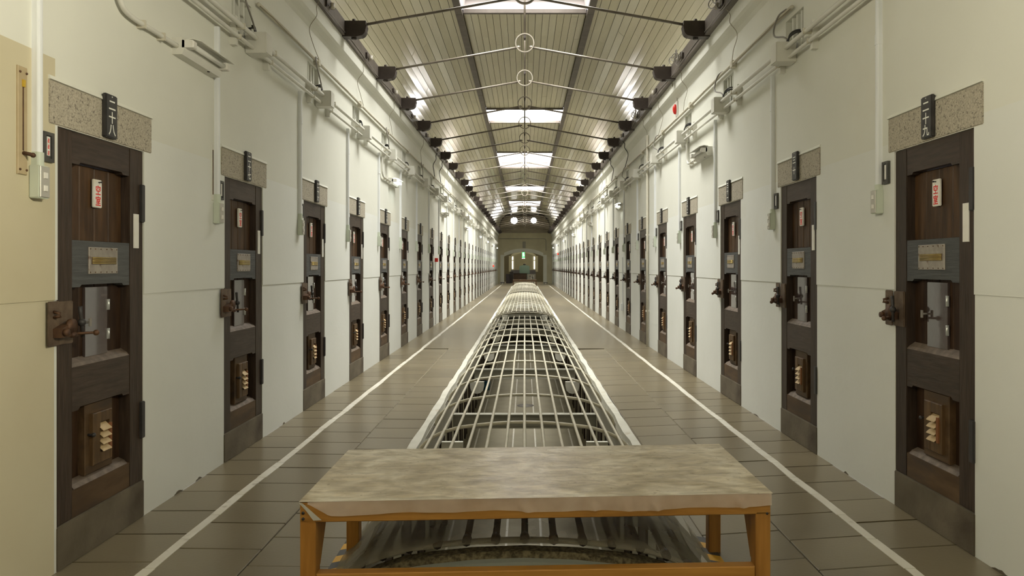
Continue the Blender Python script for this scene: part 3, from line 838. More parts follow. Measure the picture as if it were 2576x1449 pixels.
# ---- lower storey seen through the grille
ZL = -4.6
m = MB().box(-2.3, 2.3, OY0 - 1, 62, ZL - 0.1, ZL)
LOW = tag(obj('floor_lower', m, M_lowfl), 'floor of the storey below, seen through the barred opening', 'floor', kind='structure')
for x in (-1.66, -0.40, 0.36, 1.60):
    obj('painted_line', MB().box(x - 0.025, x + 0.025, OY0, 60, ZL, ZL + 0.004), M_line, LOW)
obj('manhole_cover', MB().tube([(0.03, 30.7, ZL - 0.01), (0.03, 30.7, ZL + 0.012)], 0.36, 24), M_gcable, LOW)
for sx, nm in ((-1, 'lower_left'), (1, 'lower_right')):
    w_ = tag(obj('wall_' + nm, MB().box(min(sx * 2.10, sx * 2.25), max(sx * 2.10, sx * 2.25), OY0 - 1, 62, ZL, -0.27), M_lowwall), 'pale wall of the storey below with dark cell doors, %s of the opening' % nm.split('_')[1], 'wall', kind='structure')
    me = MB().box(-0.03, 0.02, -0.36, 0.36, 0, 2.0).mesh('door_panel', M_deep)
    mf = MB().box(-0.045, 0.02, -0.41, -0.36, 0, 2.05).box(-0.045, 0.02, 0.36, 0.41, 0, 2.05).box(-0.045, 0.02, -0.41, 0.41, 2.0, 2.05).mesh('door_frame', M_wood)
    for k in range(26):
        y = 9.0 + 1.8 * k
        a = put('door_panel', me, w_, (sx * 2.10, y, ZL)); b = put('door_frame', mf, w_, (sx * 2.10, y, ZL))
        if sx > 0: a.rotation_euler = b.rotation_euler = (0, 0, PI)
        if sx < 0: a.rotation_euler = b.rotation_euler = (0, 0, PI)
        a.scale = b.scale = (1, 1, 1)
        a.rotation_euler = b.rotation_euler = (0, 0, PI if sx < 0 else 0)
tag(obj('lower_ends', MB().box(-2.3, 2.3, 61.9, 62, ZL, 0).box(-2.3, 2.3, OY0 - 1.1, OY0 - 1, ZL, -0.27), M_lowwall, LOW))
for k in range(10):  # unseen tubes added to brighten the storey below
    for sx in (-1, 1):
        t = tag(empty('ceiling_tube', (sx * 1.75, 6.0 + 5.0 * k, -0.27)), 'lit tube under the walkway slab on the %s, %s from the near end' % (('left', 'right')[sx > 0], ORD[k]), 'light', 'tubes under the walkway')
        obj('housing', MB().box(-0.03, 0.03, -0.6, 0.6, -0.05, 0), M_box, t)
        obj('tube', MB().tube([(0, -0.58, -0.07), (0, 0.58, -0.07)], 0.014, 6), E_low, t)
bk = tag(empty('bucket', (-1.86, 34.6, ZL)), 'blue plastic bucket on the floor of the storey below', 'bucket')
obj('pail', MB().tube([(0, 0, 0), (0, 0, 0.42)], [0.16, 0.20], 14), M_bluebin, bk)
obj('handle', MB().tube([(0.2 * math.cos(t), 0, 0.40 + 0.16 * math.sin(t)) for t in [PI * q / 8 for q in range(9)]], 0.006, 5), M_gcable, bk)

# ---- end wall with the segmental arch, gable boards and round windows
AX0, AX1, AS, AC = -1.62, 1.45, 2.155, 2.50
def arch_z(x, x0=AX0, x1=AX1, s=AS, c=AC):
    cx = (x0 + x1) / 2; a = (x1 - x0) / 2; h = c - s; r = (a * a + h * h) / (2 * h)
    return c - r + math.sqrt(max(0, r * r - (x - cx) ** 2))
ew = MB(); TH = 0.55
ew.box(-2.25, AX0, YE, YE + TH, 0, 3.99); ew.box(AX1, 2.25, YE, YE + TH, 0, 3.99)
N = 16
for k in range(N):
    xa = AX0 + (AX1 - AX0) * k / N; xb = AX0 + (AX1 - AX0) * (k + 1) / N
    za, zb = arch_z(xa), arch_z(xb)
    v = [(xa, YE, za), (xb, YE, zb), (xb, YE, 3.99), (xa, YE, 3.99)]
    v += [(p[0], YE + TH, p[2]) for p in v]
    ew.add(v, [(0, 1, 2, 3), (7, 6, 5, 4), (0, 4, 5, 1), (2, 6, 7, 3)])
ENDW = tag(obj('wall_end', ew, M_end), 'plastered end wall with a wide segmental arch', 'wall', kind='structure')
band = MB()
for k in range(N):
    xa = AX0 + (AX1 - AX0) * k / N; xb = AX0 + (AX1 - AX0) * (k + 1) / N
    za, zb = arch_z(xa), arch_z(xb)
    v = [(xa, YE - 0.03, za - 0.01), (xb, YE - 0.03, zb - 0.01), (xb, YE - 0.03, zb + 0.28), (xa, YE - 0.03, za + 0.28)]
    v += [(p[0], YE, p[2]) for p in v]
    band.add(v, [(0, 1, 2, 3), (0, 4, 5, 1), (2, 6, 7, 3), (1, 5, 6, 2), (3, 7, 4, 0)])
obj('arch_band', band, M_up, ENDW)
for sx, x in ((-1, AX0 - 0.28), (1, AX1)):
    obj('pier', MB().box(x, x + 0.28, YE - 0.03, YE, 0, AS + 0.12), M_up, ENDW)
obj('end_vent', MB().box(-0.16, 0.07, YE - 0.02, YE, 2.80, 3.32).box(-0.13, 0.04, YE - 0.03, YE - 0.02, 2.84, 3.28), M_beam, ENDW)
obj('wall_conduit', MB().tube([(-2.0, YE - 0.03, 3.54), (1.5, YE - 0.03, 3.54), (1.62, YE - 0.03, 3.50), (1.66, YE - 0.03, 3.40), (1.66, YE - 0.03, 2.6)], 0.022, 6), M_beam, ENDW)
z = 3.99
mbk = MB().box(-2.1, 2.1, YE + 0.06, YE + 0.1, 3.95, 5.6)
obj('gable_backing', mbk, M_back, ENDW)
def half_w(z):
    pts = HALF[::-1]
    for (xa, za), (xb, zb) in zip(pts[:-1], pts[1:]):
        if za <= z <= zb: return xa + (xb - xa) * (z - za) / (zb - za)
    return 2.03 if z < 4.2 else 1.0
while z < ZC - 0.02:
    z2 = min(z + 0.155, ZC + 0.01)
    w = half_w(z2) + 0.02
    obj('gable_board', MB().bev(-w, w, YE + 0.02, YE + 0.06, z + 0.004, z2 - 0.004, 0.006), M_gable, ENDW)
    z = z2
arch = [( -half_w(zz) if True else 0, zz) for zz in [4.1 + 0.09 * k for k in range(15)]]
arch = [(-x, z_) for x, z_ in [(half_w(zz), zz) for zz in [4.05 + 0.09 * k for k in range(16)]]]
pathL = [(x, YE - 0.04, z_) for x, z_ in arch]
obj('gable_rib', MB().tube(pathL + [(-x, y_, z_) for x, y_, z_ in reversed(pathL)], 0.06, 6), M_shoe, ENDW)
for n, (x, r) in enumerate(((-0.83, 0.27), (0.70, 0.23))):
    m = MB().tube([(x + (r + 0.03) * math.cos(t), YE - 0.03, 4.96 + (r + 0.03) * math.sin(t)) for t in [2 * PI * q / 24 for q in range(24)]], 0.035, 6, closed=True)
    w_ = tag(obj('window_%d' % (6 + n), m, M_purlin), 'round glowing gable window high on the end wall, the %s one' % ('left', 'right')[n], 'window', 'round gable windows', 'structure')
    obj('pane', MB().tube([(x, YE - 0.01, 4.96), (x, YE + 0.01, 4.96)], r, 24), E_round, w_)
    obj('glazing_bar', MB().box(x - 0.01, x + 0.01, YE - 0.035, YE - 0.015, 4.96 - r, 4.96 + r).box(x - r, x + r, YE - 0.035, YE - 0.015, 4.95, 4.97), M_purlin, w_)

# hall beyond the arch
hall = MB()
HY = 74.0
hall.cur = 0
hall.box(-3.2, -3.1, YE + TH, HY, 0, 3.4); hall.box(3.1, 3.2, YE + TH, HY, 0, 3.4)
hall.box(-3.2, 3.2, YE + TH, HY, 3.4, 3.5)
hall.box(-3.2, 3.2, HY, HY + 0.1, 1.0, 3.5)
hall.cur = 1; hall.box(-3.2, 3.2, HY, HY + 0.1, 0, 1.0)
hall.cur = 2; hall.box(-3.2, 3.2, YE + TH, HY, -0.1, 0)
HALL = tag(obj('wall_hall', hall, [M_end, M_band, M_floorL]), 'dim hall beyond the arch with a grey-violet dado', 'wall', kind='structure')
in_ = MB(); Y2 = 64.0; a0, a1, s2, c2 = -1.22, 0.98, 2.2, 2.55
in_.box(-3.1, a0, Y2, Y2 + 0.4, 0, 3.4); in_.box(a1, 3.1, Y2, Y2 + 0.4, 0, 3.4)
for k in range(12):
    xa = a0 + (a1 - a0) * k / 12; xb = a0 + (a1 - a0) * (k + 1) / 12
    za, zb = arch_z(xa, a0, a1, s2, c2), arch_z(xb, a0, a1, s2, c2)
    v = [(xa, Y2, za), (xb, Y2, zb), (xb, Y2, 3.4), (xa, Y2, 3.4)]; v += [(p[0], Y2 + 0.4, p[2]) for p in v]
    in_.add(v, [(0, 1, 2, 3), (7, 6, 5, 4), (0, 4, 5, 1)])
obj('inner_arch_wall', in_, mat('dim_plaster', (0.17, 0.145, 0.085), rough=0.8), HALL)  # shade of the hall's front room put into the plaster colour
bb = MB()
for k in range(12):
    xa = a0 + (a1 - a0) * k / 12; xb = a0 + (a1 - a0) * (k + 1) / 12
    za, zb = arch_z(xa, a0, a1, s2, c2), arch_z(xb, a0, a1, s2, c2)
    v = [(xa, Y2 - 0.04, za), (xb, Y2 - 0.04, zb), (xb, Y2 - 0.04, zb + 0.2), (xa, Y2 - 0.04, za + 0.2)]; v += [(p[0], Y2, p[2]) for p in v]
    bb.add(v, [(0, 1, 2, 3), (0, 4, 5, 1), (2, 6, 7, 3)])
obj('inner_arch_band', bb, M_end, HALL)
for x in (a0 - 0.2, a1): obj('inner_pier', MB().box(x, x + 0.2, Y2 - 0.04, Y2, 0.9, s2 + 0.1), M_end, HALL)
for sx, x in ((-1, -1.25), (1, 1.0)):
    for k in range(2):
        obj('slit_window', MB().box(x - 0.06 + 0.0, x + 0.06, HY - 0.05, HY - 0.01, 1.1 + 0.95 * k, 1.95 + 0.45 * k), E_slit, HALL)
for k, (x, y) in enumerate(((0.0, 60.0), (0.0, 69.0))):  # unseen lamps added to lift the dark hall
    p = tag(empty('hall_lamp', (x, y, 3.4)), 'ceiling tube lamp in the hall beyond the arch, the %s one' % ('nearer', 'farther')[k], 'lamp', 'hall lamps')
    obj('housing', MB().box(-0.6, 0.6, -0.05, 0.05, -0.05, 0), M_box, p)
    obj('tube', MB().tube([(-0.58, 0, -0.075), (0.58, 0, -0.075)], 0.02, 8), E_hall, p)
cb = tag(empty('cupboard', (-0.02, 70.5, 0)), 'teal arched-top cupboard standing against the far hall wall', 'cupboard')
obj('carcass', MB().prism([(-0.5, 0), (0.5, 0), (0.5, 1.35)] + [(0.5 * math.cos(t), 1.35 + 0.14 * math.sin(t)) for t in [PI * q / 8 for q in range(1, 8)]] + [(-0.5, 1.35)], 0, 0.4), M_teal, cb)
obj('door_panel', MB().bev(-0.46, -0.01, -0.015, 0, 0.1, 1.32).bev(0.01, 0.46, -0.015, 0, 0.1, 1.32), M_teal, cb)
obj('crest', MB().ball((0, 0.1, 1.56), 0.1, 10, 6, (1.4, 0.4, 0.9)), M_black, cb)
ct = tag(empty('counter', (-0.42, 66.5, 0)), 'dark brown panelled counter standing in the hall under the inner arch', 'counter')
obj('body', MB().box(-0.62, 0.62, 0, 0.6, 0, 0.68), M_brown, ct)
obj('counter_top', MB().box(-0.66, 0.66, -0.04, 0.64, 0.68, 0.73), M_wood, ct)
obj('front_panel', MB().bev(-0.56, -0.02, -0.02, 0, 0.08, 0.62).bev(0.02, 0.56, -0.02, 0, 0.08, 0.62), M_brown, ct)
bd = tag(empty('notice_board', (0.62, 66.8, 0)), 'white notice board with a dark arrow mark beside the brown counter', 'sign')
obj('panel', MB().box(-0.38, 0.38, 0, 0.03, 0.02, 0.66), M_white, bd)
obj('mark', MB().prism([(-0.2, 0.42), (0.12, 0.28), (0.12, 0.14), (0.2, 0.14), (0.2, 0.34), (-0.16, 0.52)], -0.006, 0), M_gcable, bd)
for k in range(2):
    p = tag(empty('barrier_post', (0.47 + 0.16 * k, 52.2, 0)), ('slim dark barrier post before the arch, the %s of the pair' % ('left', 'right')[k]), 'post', 'barrier posts')
    obj('pole', MB().tube([(0, 0, 0.02), (0, 0, 0.72)], 0.025, 8), M_gcable, p)
    obj('base', MB().tube([(0, 0, 0), (0, 0, 0.03)], [0.12, 0.10], 12), M_gcable, p)
for k, (x, w, h) in enumerate(((-1.36, 0.34, 0.75), (-1.08, 0.26, 0.95))):
    p = tag(empty('locker', (x, 58.2 + 0.3 * k, 0)), 'dark metal locker in the hall left of the arch, the %s one' % ('wider, lower', 'narrower, taller')[k], 'locker', 'lockers in the hall')
    obj('body', MB().bev(-w / 2, w / 2, 0, 0.4, 0, h, 0.02), M_black, p)
    obj('locker_door', MB().bev(-w / 2 + 0.02, w / 2 - 0.02, -0.012, 0, 0.04, h - 0.04), M_shoe, p)
for k, sx in enumerate((-1, 1)):
    p = tag(empty('door_rail', ((-1.72, 1.62)[k], 55.5, 0.12)), 'short dark iron rail at the foot of the %s arch pier' % ('left', 'right')[k], 'rail', 'rails by the arch')
    obj('bar', MB().tube([(-0.17, 0, 0), (0.17, 0, 0)], 0.022, 6), M_black, p)
    for x in (-0.1, 0.1): obj('stay', MB().tube([(x, 0, -0.12), (x, 0, 0)], 0.014, 6), M_black, p)
# wall behind the camera closes the corridor
tag(obj('wall_back', MB().box(-2.3, 2.3, Y0 - 0.1, Y0, -0.3, 6.0), M_up), 'plastered wall closing the walkway behind the viewer', 'wall', kind='structure')

# exit sign hanging in front of the arch
ex = tag(empty('exit_sign', (-0.10, 55.87, 2.04)), 'lit green upright exit sign hanging before the arch', 'sign')
obj('case', MB().box(-0.11, 0.11, 0, 0.08, 0.0, 0.46), M_white, ex)
obj('green_panel', MB().box(-0.10, 0.10, -0.006, 0, 0.02, 0.44), E_exitg, ex)
rn = MB().ball((0.012, -0.01, 0.385), 0.022, 8, 5, (1, 0.2, 1))
rn.prism([(-0.03, 0.25), (0.03, 0.25), (0.04, 0.35), (-0.02, 0.36)], -0.012, -0.007)
rn.prism([(-0.06, 0.29), (-0.03, 0.285), (-0.02, 0.33), (-0.05, 0.33)], -0.012, -0.007)
rn.prism([(-0.05, 0.12), (-0.02, 0.12), (0.01, 0.25), (-0.03, 0.25)], -0.012, -0.007)
rn.prism([(0.05, 0.14), (0.08, 0.16), (0.03, 0.26), (0.0, 0.25)], -0.012, -0.007)
obj('running_figure', rn, E_exitw, ex)
obj('lamp', MB().box(-0.12, 0.12, -0.01, 0.08, -0.06, -0.02), E_exitw, ex)
obj('hanger', MB().box(-0.05, 0.05, 0.03, 0.10, 0.46, 0.50), M_gcable, ex)

# ================================================================== ROOF TIES
ring = MB()
n = 28
for k in range(n):
    a0 = 2 * PI * k / n; a1 = 2 * PI * (k + 1) / n
    ro, ri, hw = 0.132, 0.117, 0.02
    v = []
    for y in (-hw, hw):
        for (rr, aa) in ((ro, a0), (ro, a1), (ri, a1), (ri, a0)): v.append((rr * math.cos(aa), y, rr * math.sin(aa)))
    ring.add(v, [(0, 1, 2, 3), (7, 6, 5, 4), (0, 4, 5, 1), (2, 6, 7, 3)])
me_ring = ring.mesh('ring', M_ring)
def rodmesh(sx): return MB().tube([(sx * 1.76, 0, 4.068), (sx * 0.06, 0, 4.372)], 0.0155, 8).mesh('tie_rod', M_rod)
me_rods = [rodmesh(-1), rodmesh(1)]
me_king = MB().tube([(0, 0, 4.50), (0, 0, ZC + 0.02)], 0.014, 8).mesh('king_rod', M_rod)
me_nut = MB().box(-0.016, 0.016, -0.016, 0.016, 4.492, 4.53).tube([(0, 0, 4.465), (0, 0, 4.50)], 0.012, 6).mesh('nut', M_shoe)
def end_nut(sx): return MB().tube([(sx * 0.075, 0, 4.369), (sx * 0.10, 0, 4.365)], 0.022, 6).mesh('end_nut', M_ring)
me_en = [end_nut(-1), end_nut(1)]
def shoe(sx):
    pts = [(2.06, 4.092), (1.758, 4.092), (1.758, 4.05), (1.75, 4.04)] + [(1.83 - 0.07 * math.cos(t), 4.00 - 0.075 * math.sin(t)) for t in [PI / 2 * q / 6 for q in range(7)]] + [(1.86, 3.918), (2.06, 3.918)]
    pts = [(sx * p[0], p[1]) for p in pts]
    m = MB().prism(pts, -0.055, 0.055)
    m.tube([(sx * 1.90, 0, 4.09), (sx * 1.90, 0, 4.125)], 0.02, 6); m.tube([(sx * 1.90, 0, 3.90), (sx * 1.90, 0, 3.92)], 0.03, 8)
    return m.mesh('shoe', M_shoe)
me_sh = [shoe(-1), shoe(1)]
NT = 27
for k in range(NT):
    y = TY0 + TS * k
    if y > YE - 0.4: break
    t = tag(empty('roof_tie', (0, y, 0)), 'iron roof tie with a central ring and dark end shoes, %s from the near end' % ORD[k], 'roof tie', 'roof ties')
    o = put('ring', me_ring, t, (0, 0, 4.425)); put('nut', me_nut, t)
    put('king_rod', me_king, t)
    for s in (0, 1):
        put('tie_rod', me_rods[s], t); put('shoe', me_sh[s], t)
        if k < 10: put('end_nut', me_en[s], t)

# ================================================================== GRILLE over the opening
PZ = [(0, .25), (.2, .243), (.4, .222), (.5, .205), (.62, .165), (.70, .115), (.76, .05), (.785, -.02)]
def gz(x):
    x = abs(x)
    for (a, za), (b, zb) in zip(PZ[:-1], PZ[1:]):
        if a <= x <= b: return za + (zb - za) * (x - a) / (b - a)
    return PZ[-1][1]
sp = smooth_path([(-x, 0, z) for x, z in reversed(PZ)] + [(x, 0, z) for x, z in PZ[1:]], 3)
me_hoop = MB().tube(sp, 0.013, 8).mesh('hoop', M_grille)
BX = [0, .118, .236, .354, .468, .575, .668]
BX = sorted([-x for x in BX[1:]] + BX)
def grille(y0, y1, step, label, bars, lift=0.0, first=0.05):
    g = tag(empty('floor_grille', (0, y0, 0)), label, 'grille', 'barred floor grilles')
    me = {}
    for x in bars:
        z = gz(x) + 0.022
        wob = [(x + random.uniform(-.003, .003), t, z + lift) for t in [(y1 - y0) * q / 12 for q in range(13)]]
        obj('bar', MB().tube(wob, 0.0105, 8), M_grille, g)
    y = first; k = 0
    while y < y1 - y0 + 0.01:
        o = put('hoop', me_hoop, g, (0, y, lift)); y += step; k += 1
    return g
g1 = grille(2.93, 15.95, 1.11, 'arched grille of long pale bars over the opening, nearest section, with wide gaps', BX, first=0.02)
bx2 = sorted([0.105 * k for k in range(-6, 7)])
grille(17.2, 30.6, 0.62, 'arched grille with close crossbars, middle section of the three', bx2, 0.02)
grille(31.6, 48.3, 0.62, 'arched grille with close crossbars, farthest section before the distant bench', bx2, 0.03)
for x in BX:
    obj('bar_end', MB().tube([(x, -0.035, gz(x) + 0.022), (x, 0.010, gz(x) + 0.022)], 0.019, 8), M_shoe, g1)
    obj('bar_sleeve', MB().tube([(x, 0.010, gz(x) + 0.022), (x, 0.95, gz(x) + 0.022)], 0.0145, 8), M_shoe, g1)  # added dark tubes stand in for the shade on the near bars
# front end of the near grille: pale panel under the first hoop and a dirty strip
def arch_poly(dz0, dz1, y0, y1, w):
    m = MB(); N = 24
    xs = [-w + 2 * w * k / N for k in range(N + 1)]
    for a, b in zip(xs[:-1], xs[1:]):
        za, zb = gz(a), gz(b)
        lo_a, lo_b = (za + dz0, zb + dz0) if dz0 is not None else (-0.02, -0.02)
        hi_a, hi_b = za + dz1, zb + dz1
        if hi_a <= lo_a or hi_b <= lo_b: continue
        v = [(a, y0, lo_a), (b, y0, lo_b), (b, y0, hi_b), (a, y0, hi_a)]; v += [(p[0], y1, p[2]) for p in v]
        m.add(v, [(0, 1, 2, 3), (7, 6, 5, 4), (0, 4, 5, 1), (2, 6, 7, 3)])
    return m
obj('end_panel', arch_poly(None, -0.042, -0.10, -0.06, 0.62), M_endp, g1)
obj('dirty_strip', arch_poly(-0.055, -0.014, -0.06, 0.0, 0.66), M_dirt, g1)

# plastic sheet over the near end of the grille
xs = [-0.835, -0.82, -0.80] + [-0.76 + 1.52 * k / 40 for k in range(41)] + [0.80, 0.83, 0.858]
def sz(x):
    ax = abs(x)
    if ax >= 0.80: return 0.012 + 0.038 * max(0, 0.86 - ax) / 0.06
    return max(gz(x) + 0.045, 0.05 + (0.80 - ax) * 0.9 if ax > 0.7 else 0)
rs = random.Random(4)
m = MB(); V = []; NY = 26
for j in range(NY + 1):
    y = 2.80 + 1.2 * j / NY
    for i, x in enumerate(xs):
        base = sz(x) + (0 if abs(x) < 0.79 else 0)
        wv = 0.006 * math.sin(9 * x + 4 * y) * math.sin(5 * y - 2 * x) + rs.uniform(-0.0015, 0.0015)
        V.append((x + 0.012 * math.sin(7 * y + (2 if x > 0 else 0)) * (abs(x) > 0.78), y, max(0.006, base + wv)))
nx = len(xs)
F = [(j * nx + i, j * nx + i + 1, (j + 1) * nx + i + 1, (j + 1) * nx + i) for j in range(NY) for i in range(nx - 1)]
m.add(V, F, True)
sh = tag(obj('plastic_sheet', m, M_sheet), 'dusty see-through plastic sheet draped over the grille end under the near bench', 'plastic sheet')
for sx in (-1, 1):
    hp = [((-0.80 if sx < 0 else 0.825) + sx * 0.008 * math.sin(7 * y), y, 0.045 + 0.012 * math.sin(5 * y)) for y in [2.80 + 1.2 * q / 20 for q in range(21)]]
    hm = MB()
    for p, q in zip(hp[:-1], hp[1:]):
        a = [(p[0] - sx * 0.045, p[1], p[2] + 0.022), (p[0], p[1], p[2] + 0.008), (p[0] + sx * 0.030, p[1], 0.006)]
        b = [(q[0] - sx * 0.045, q[1], q[2] + 0.022), (q[0], q[1], q[2] + 0.008), (q[0] + sx * 0.030, q[1], 0.006)]
        for i in range(2): hm.quad(a[i], b[i], b[i + 1], a[i + 1])
    obj('gathered_hem', hm, M_hem, sh)

# hazard tape either side
for sx, side in ((-1, 'left'), (1, 'right')):
    m = MB(); y = 2.3; k = 0
    x0, x1 = (-0.832, -0.894) if sx < 0 else (0.862, 0.928)
    while y < 3.62:
        m.cur = k % 2
        sk = 0.035
        v = [(x0, y, 0.0035), (x1, y - sk, 0.0035), (x1, y + 0.075 - sk, 0.0035), (x0, y + 0.075, 0.0035)]
        v += [(p[0], p[1], 0.0) for p in v]
        m.add(v, [(0, 1, 2, 3), (0, 4, 5, 1), (1, 5, 6, 2), (2, 6, 7, 3), (3, 7, 4, 0)])
        y += 0.075; k += 1
    tag(obj('hazard_tape', m, [M_tyel, M_tblk]), 'yellow and black hazard tape on the floor beside the %s leg of the near bench' % side, 'tape', 'hazard tapes')

# ================================================================== BENCHES
SHY = 0.034
def sheary(mb):
    mb.v = [(x, y + SHY * x, z + 0.0075 * x * min(1, z / BH)) for x, y, z in mb.v]; return mb
BW, BD, BH = 0.892, 0.755, 0.497
bn = tag(empty('bench', (0.05, 2.71, 0)), 'orange pine bench with stained plastic-covered top, nearest, over the grille end', 'bench')
BW, BD, BH = 0.892, 0.755, 0.497
for k, (sx, y0) in enumerate(((-1, 0.0), (1, 0.0), (-1, BD - 0.058), (1, BD - 0.058))):
    x0 = -BW if sx < 0 else BW - 0.058
    o = obj('leg', bevel_free := sheary(MB().bev(x0, x0 + 0.058, y0, y0 + 0.058, 0, BH - 0.065, 0.003)), M_pinez, bn)
for sx in (-1, 1):     # tapered knee boards behind the front legs
    x0 = -BW + 0.006 if sx < 0 else BW - 0.052
    obj('knee_board', sheary(MB().prismx([(0.059, 0.23), (0.085, 0.23), (0.20, BH - 0.066), (0.059, BH - 0.066)], x0, x0 + 0.046)), M_pinez, bn)
obj('front_rail', sheary(MB().bev(-BW, BW, 0.0, 0.045, BH - 0.075, BH - 0.004, 0.003)), M_pine, bn)
obj('back_rail', sheary(MB().bev(-BW, BW, BD - 0.045, BD, BH - 0.075, BH - 0.004, 0.003)), M_pine, bn)
for sx in (-1, 1):
    obj('side_rail', sheary(MB().box(min(sx * BW, sx * (BW - 0.045)), max(sx * BW, sx * (BW - 0.045)), 0.045, BD - 0.045, BH - 0.075, BH - 0.004)), M_pine, bn)
obj('stretcher', sheary(MB().bev(-BW + 0.059, BW - 0.059, 0.002, 0.047, 0.125, 0.225, 0.003)), M_pine, bn)
obj('top_board', sheary(MB().box(-BW, BW, 0.0, BD, BH - 0.004, BH + 0.001)), M_pine, bn)
nl = MB()
for x in (-BW + 0.012,): nl.tube([(x, -0.002 + SHY * x, BH - 0.044), (x, 0.004 + SHY * x, BH - 0.044)], 0.006, 8); nl.tube([(x, -0.002 + SHY * x, BH - 0.066), (x, 0.004 + SHY * x, BH - 0.066)], 0.006, 8)
x = BW - 0.014; nl.tube([(x, -0.002 + SHY * x, BH - 0.066), (x, 0.004 + SHY * x, BH - 0.066)], 0.005, 8)
obj('nail_heads', nl, M_black, bn)
# plastic cover: rippled top, folded apron with pleats
rb = random.Random(9)
m = MB(); V = []; NX, NYb = 90, 40
for j in range(NYb + 1):
    for i in range(NX + 1):
        x = -BW - 0.004 + (2 * BW + 0.012) * i / NX; y = -0.004 + (BD + 0.008) * j / NYb
        e = min(1, j / 3, (NYb - j) / 3, i / 3, (NX - i) / 3)
        w = 0.0016 * math.sin(11 * x + 17 * y) * math.sin(8 * x - 13 * y + 1) + 0.0012 * math.sin(31 * x + 3 * math.sin(9 * y)) * math.cos(23 * y)
        V.append((x, y + SHY * x, BH + 0.0075 * x + 0.005 + e * w + 0.0012 * rb.uniform(-1, 1) * e))
F = [(j * (NX + 1) + i, j * (NX + 1) + i + 1, (j + 1) * (NX + 1) + i + 1, (j + 1) * (NX + 1) + i) for j in range(NYb) for i in range(NX)]
m.add(V, F, True)
cv = obj('plastic_cover', m, M_cover, bn)
m = MB(); V = []; NX = 140
folds = [(-0.055, .012, .02), (0.20, .008, .012), (0.33, .007, .02), (0.44, .01, .014), (0.77, .012, .012), (-0.60, .004, .03)]
for j in range(8):
    for i in range(NX + 1):
        x = -BW + 0.03 + (2 * BW - 0.028) * i / NX
        dep = 0.050 + 0.004 * math.sin(5 * x) + 0.003 * math.sin(17 * x + 1)
        if x < -BW + 0.11: dep *= max(0.15, (x + BW - 0.02) / 0.09)
        t = j / 7
        yv = -0.004 - 0.003 * t - sum(h * math.exp(-((x - c - 0.03 * (t - 0.5)) / w) ** 2) * (0.3 + t) for c, h, w in folds) + 0.0012 * math.sin(60 * x + 5 * t)
        V.append((x, yv + SHY * x, BH + 0.0075 * x + 0.005 - dep * t))
F = [(j * (NX + 1) + i, j * (NX + 1) + i + 1, (j + 1) * (NX + 1) + i + 1, (j + 1) * (NX + 1) + i) for j in range(7) for i in range(NX)]
m.add(V, F, True)
obj('plastic_flap', m, M_front, bn)
BZ = BH - 0.0067
cf = MB().add([(-BW - 0.004, -0.006 - SHY * BW, BZ + 0.004), (-BW + 0.012, -0.010 - SHY * BW, BZ + 0.003), (-BW + 0.085, -0.012 - SHY * BW, BZ - 0.06), (-BW + 0.055, -0.016 - SHY * BW, BZ - 0.06), (-BW + 0.03, -0.018 - SHY * BW, BZ - 0.025)],
              [(0, 1, 4), (1, 2, 3, 4)])
obj('corner_fold', cf, M_hem, bn)

b2 = tag(empty('bench', (0.0, 48.75, 0)), 'brown wooden bench at the far end of the grille before the arch', 'bench')
for sx in (-1, 1):
    for y0 in (0.0, 0.5):
        obj('leg', MB().box(sx * 0.78 - 0.04, sx * 0.78 + 0.04, y0, y0 + 0.07, 0, 0.40), M_kick, b2)
obj('top_board', MB().bev(-0.82, 0.82, -0.01, 0.6, 0.44, 0.47, 0.004), M_kick, b2)
obj('front_rail', MB().box(-0.80, 0.80, 0.0, 0.04, 0.33, 0.44), M_kick, b2)
obj('back_rail', MB().box(-0.80, 0.80, 0.53, 0.57, 0.33, 0.44), M_kick, b2)

# ================================================================== WALL FITTINGS
# number plaques, hanging tags, card holders
def plaque_mesh():
    m = MB().box(0.325, 0.425, -0.029, -0.006, 2.02, 2.238).mesh('plaque_board', M_plaque)
    return bevel_mesh(m, 0.005)
me_pl = plaque_mesh()
me_tag = bevel_mesh(MB().box(0.325, 0.393, 0.032, 0.045, 1.67, 1.81).mesh('tag_board', M_white), 0.003)
t = MB(); write(t, '空室', 0.359, 1.785, 0.047, 0.054, 0.0312, 1.1); me_tagtxt = t.mesh('lettering', M_redink)
me_tagnail = MB().tube([(0.362, 0.032, 1.797), (0.362, 0.018, 1.797)], 0.003, 5).ball((0.362, 0.017, 1.797), 0.005, 6, 4).mesh('nail', M_black)
fr = MB().box(-0.115, -0.045, -0.010, 0.0, 1.835, 1.965).box(-0.115, -0.098, -0.016, -0.010, 1.835, 1.965).box(-0.062, -0.045, -0.016, -0.010, 1.835, 1.965).box(-0.098, -0.062, -0.016, -0.010, 1.95, 1.965).box(-0.098, -0.062, -0.016, -0.010, 1.835, 1.85)
me_card = fr.mesh('holder', M_frame)
me_slip = MB().box(-0.089, -0.070, -0.013, -0.0102, 1.862, 1.945).mesh('paper_slip', M_white)
t = MB()
for k in range(3):
    z = 1.935 - 0.027 * k
    for (a, b, c, d) in ((-0.086, -0.073, z - 0.002, z), (-0.0865, -0.0725, z - 0.008, z - 0.006), (-0.081, -0.078, z - 0.014, z + 0.003), (-0.086, -0.073, z - 0.016, z - 0.014), (-0.086, -0.084, z - 0.014, z - 0.008)):
        t.box(a, b, -0.0136, -0.013, c, d)
me_slipmark = t.mesh('red_marks', M_redink)
dn = 0
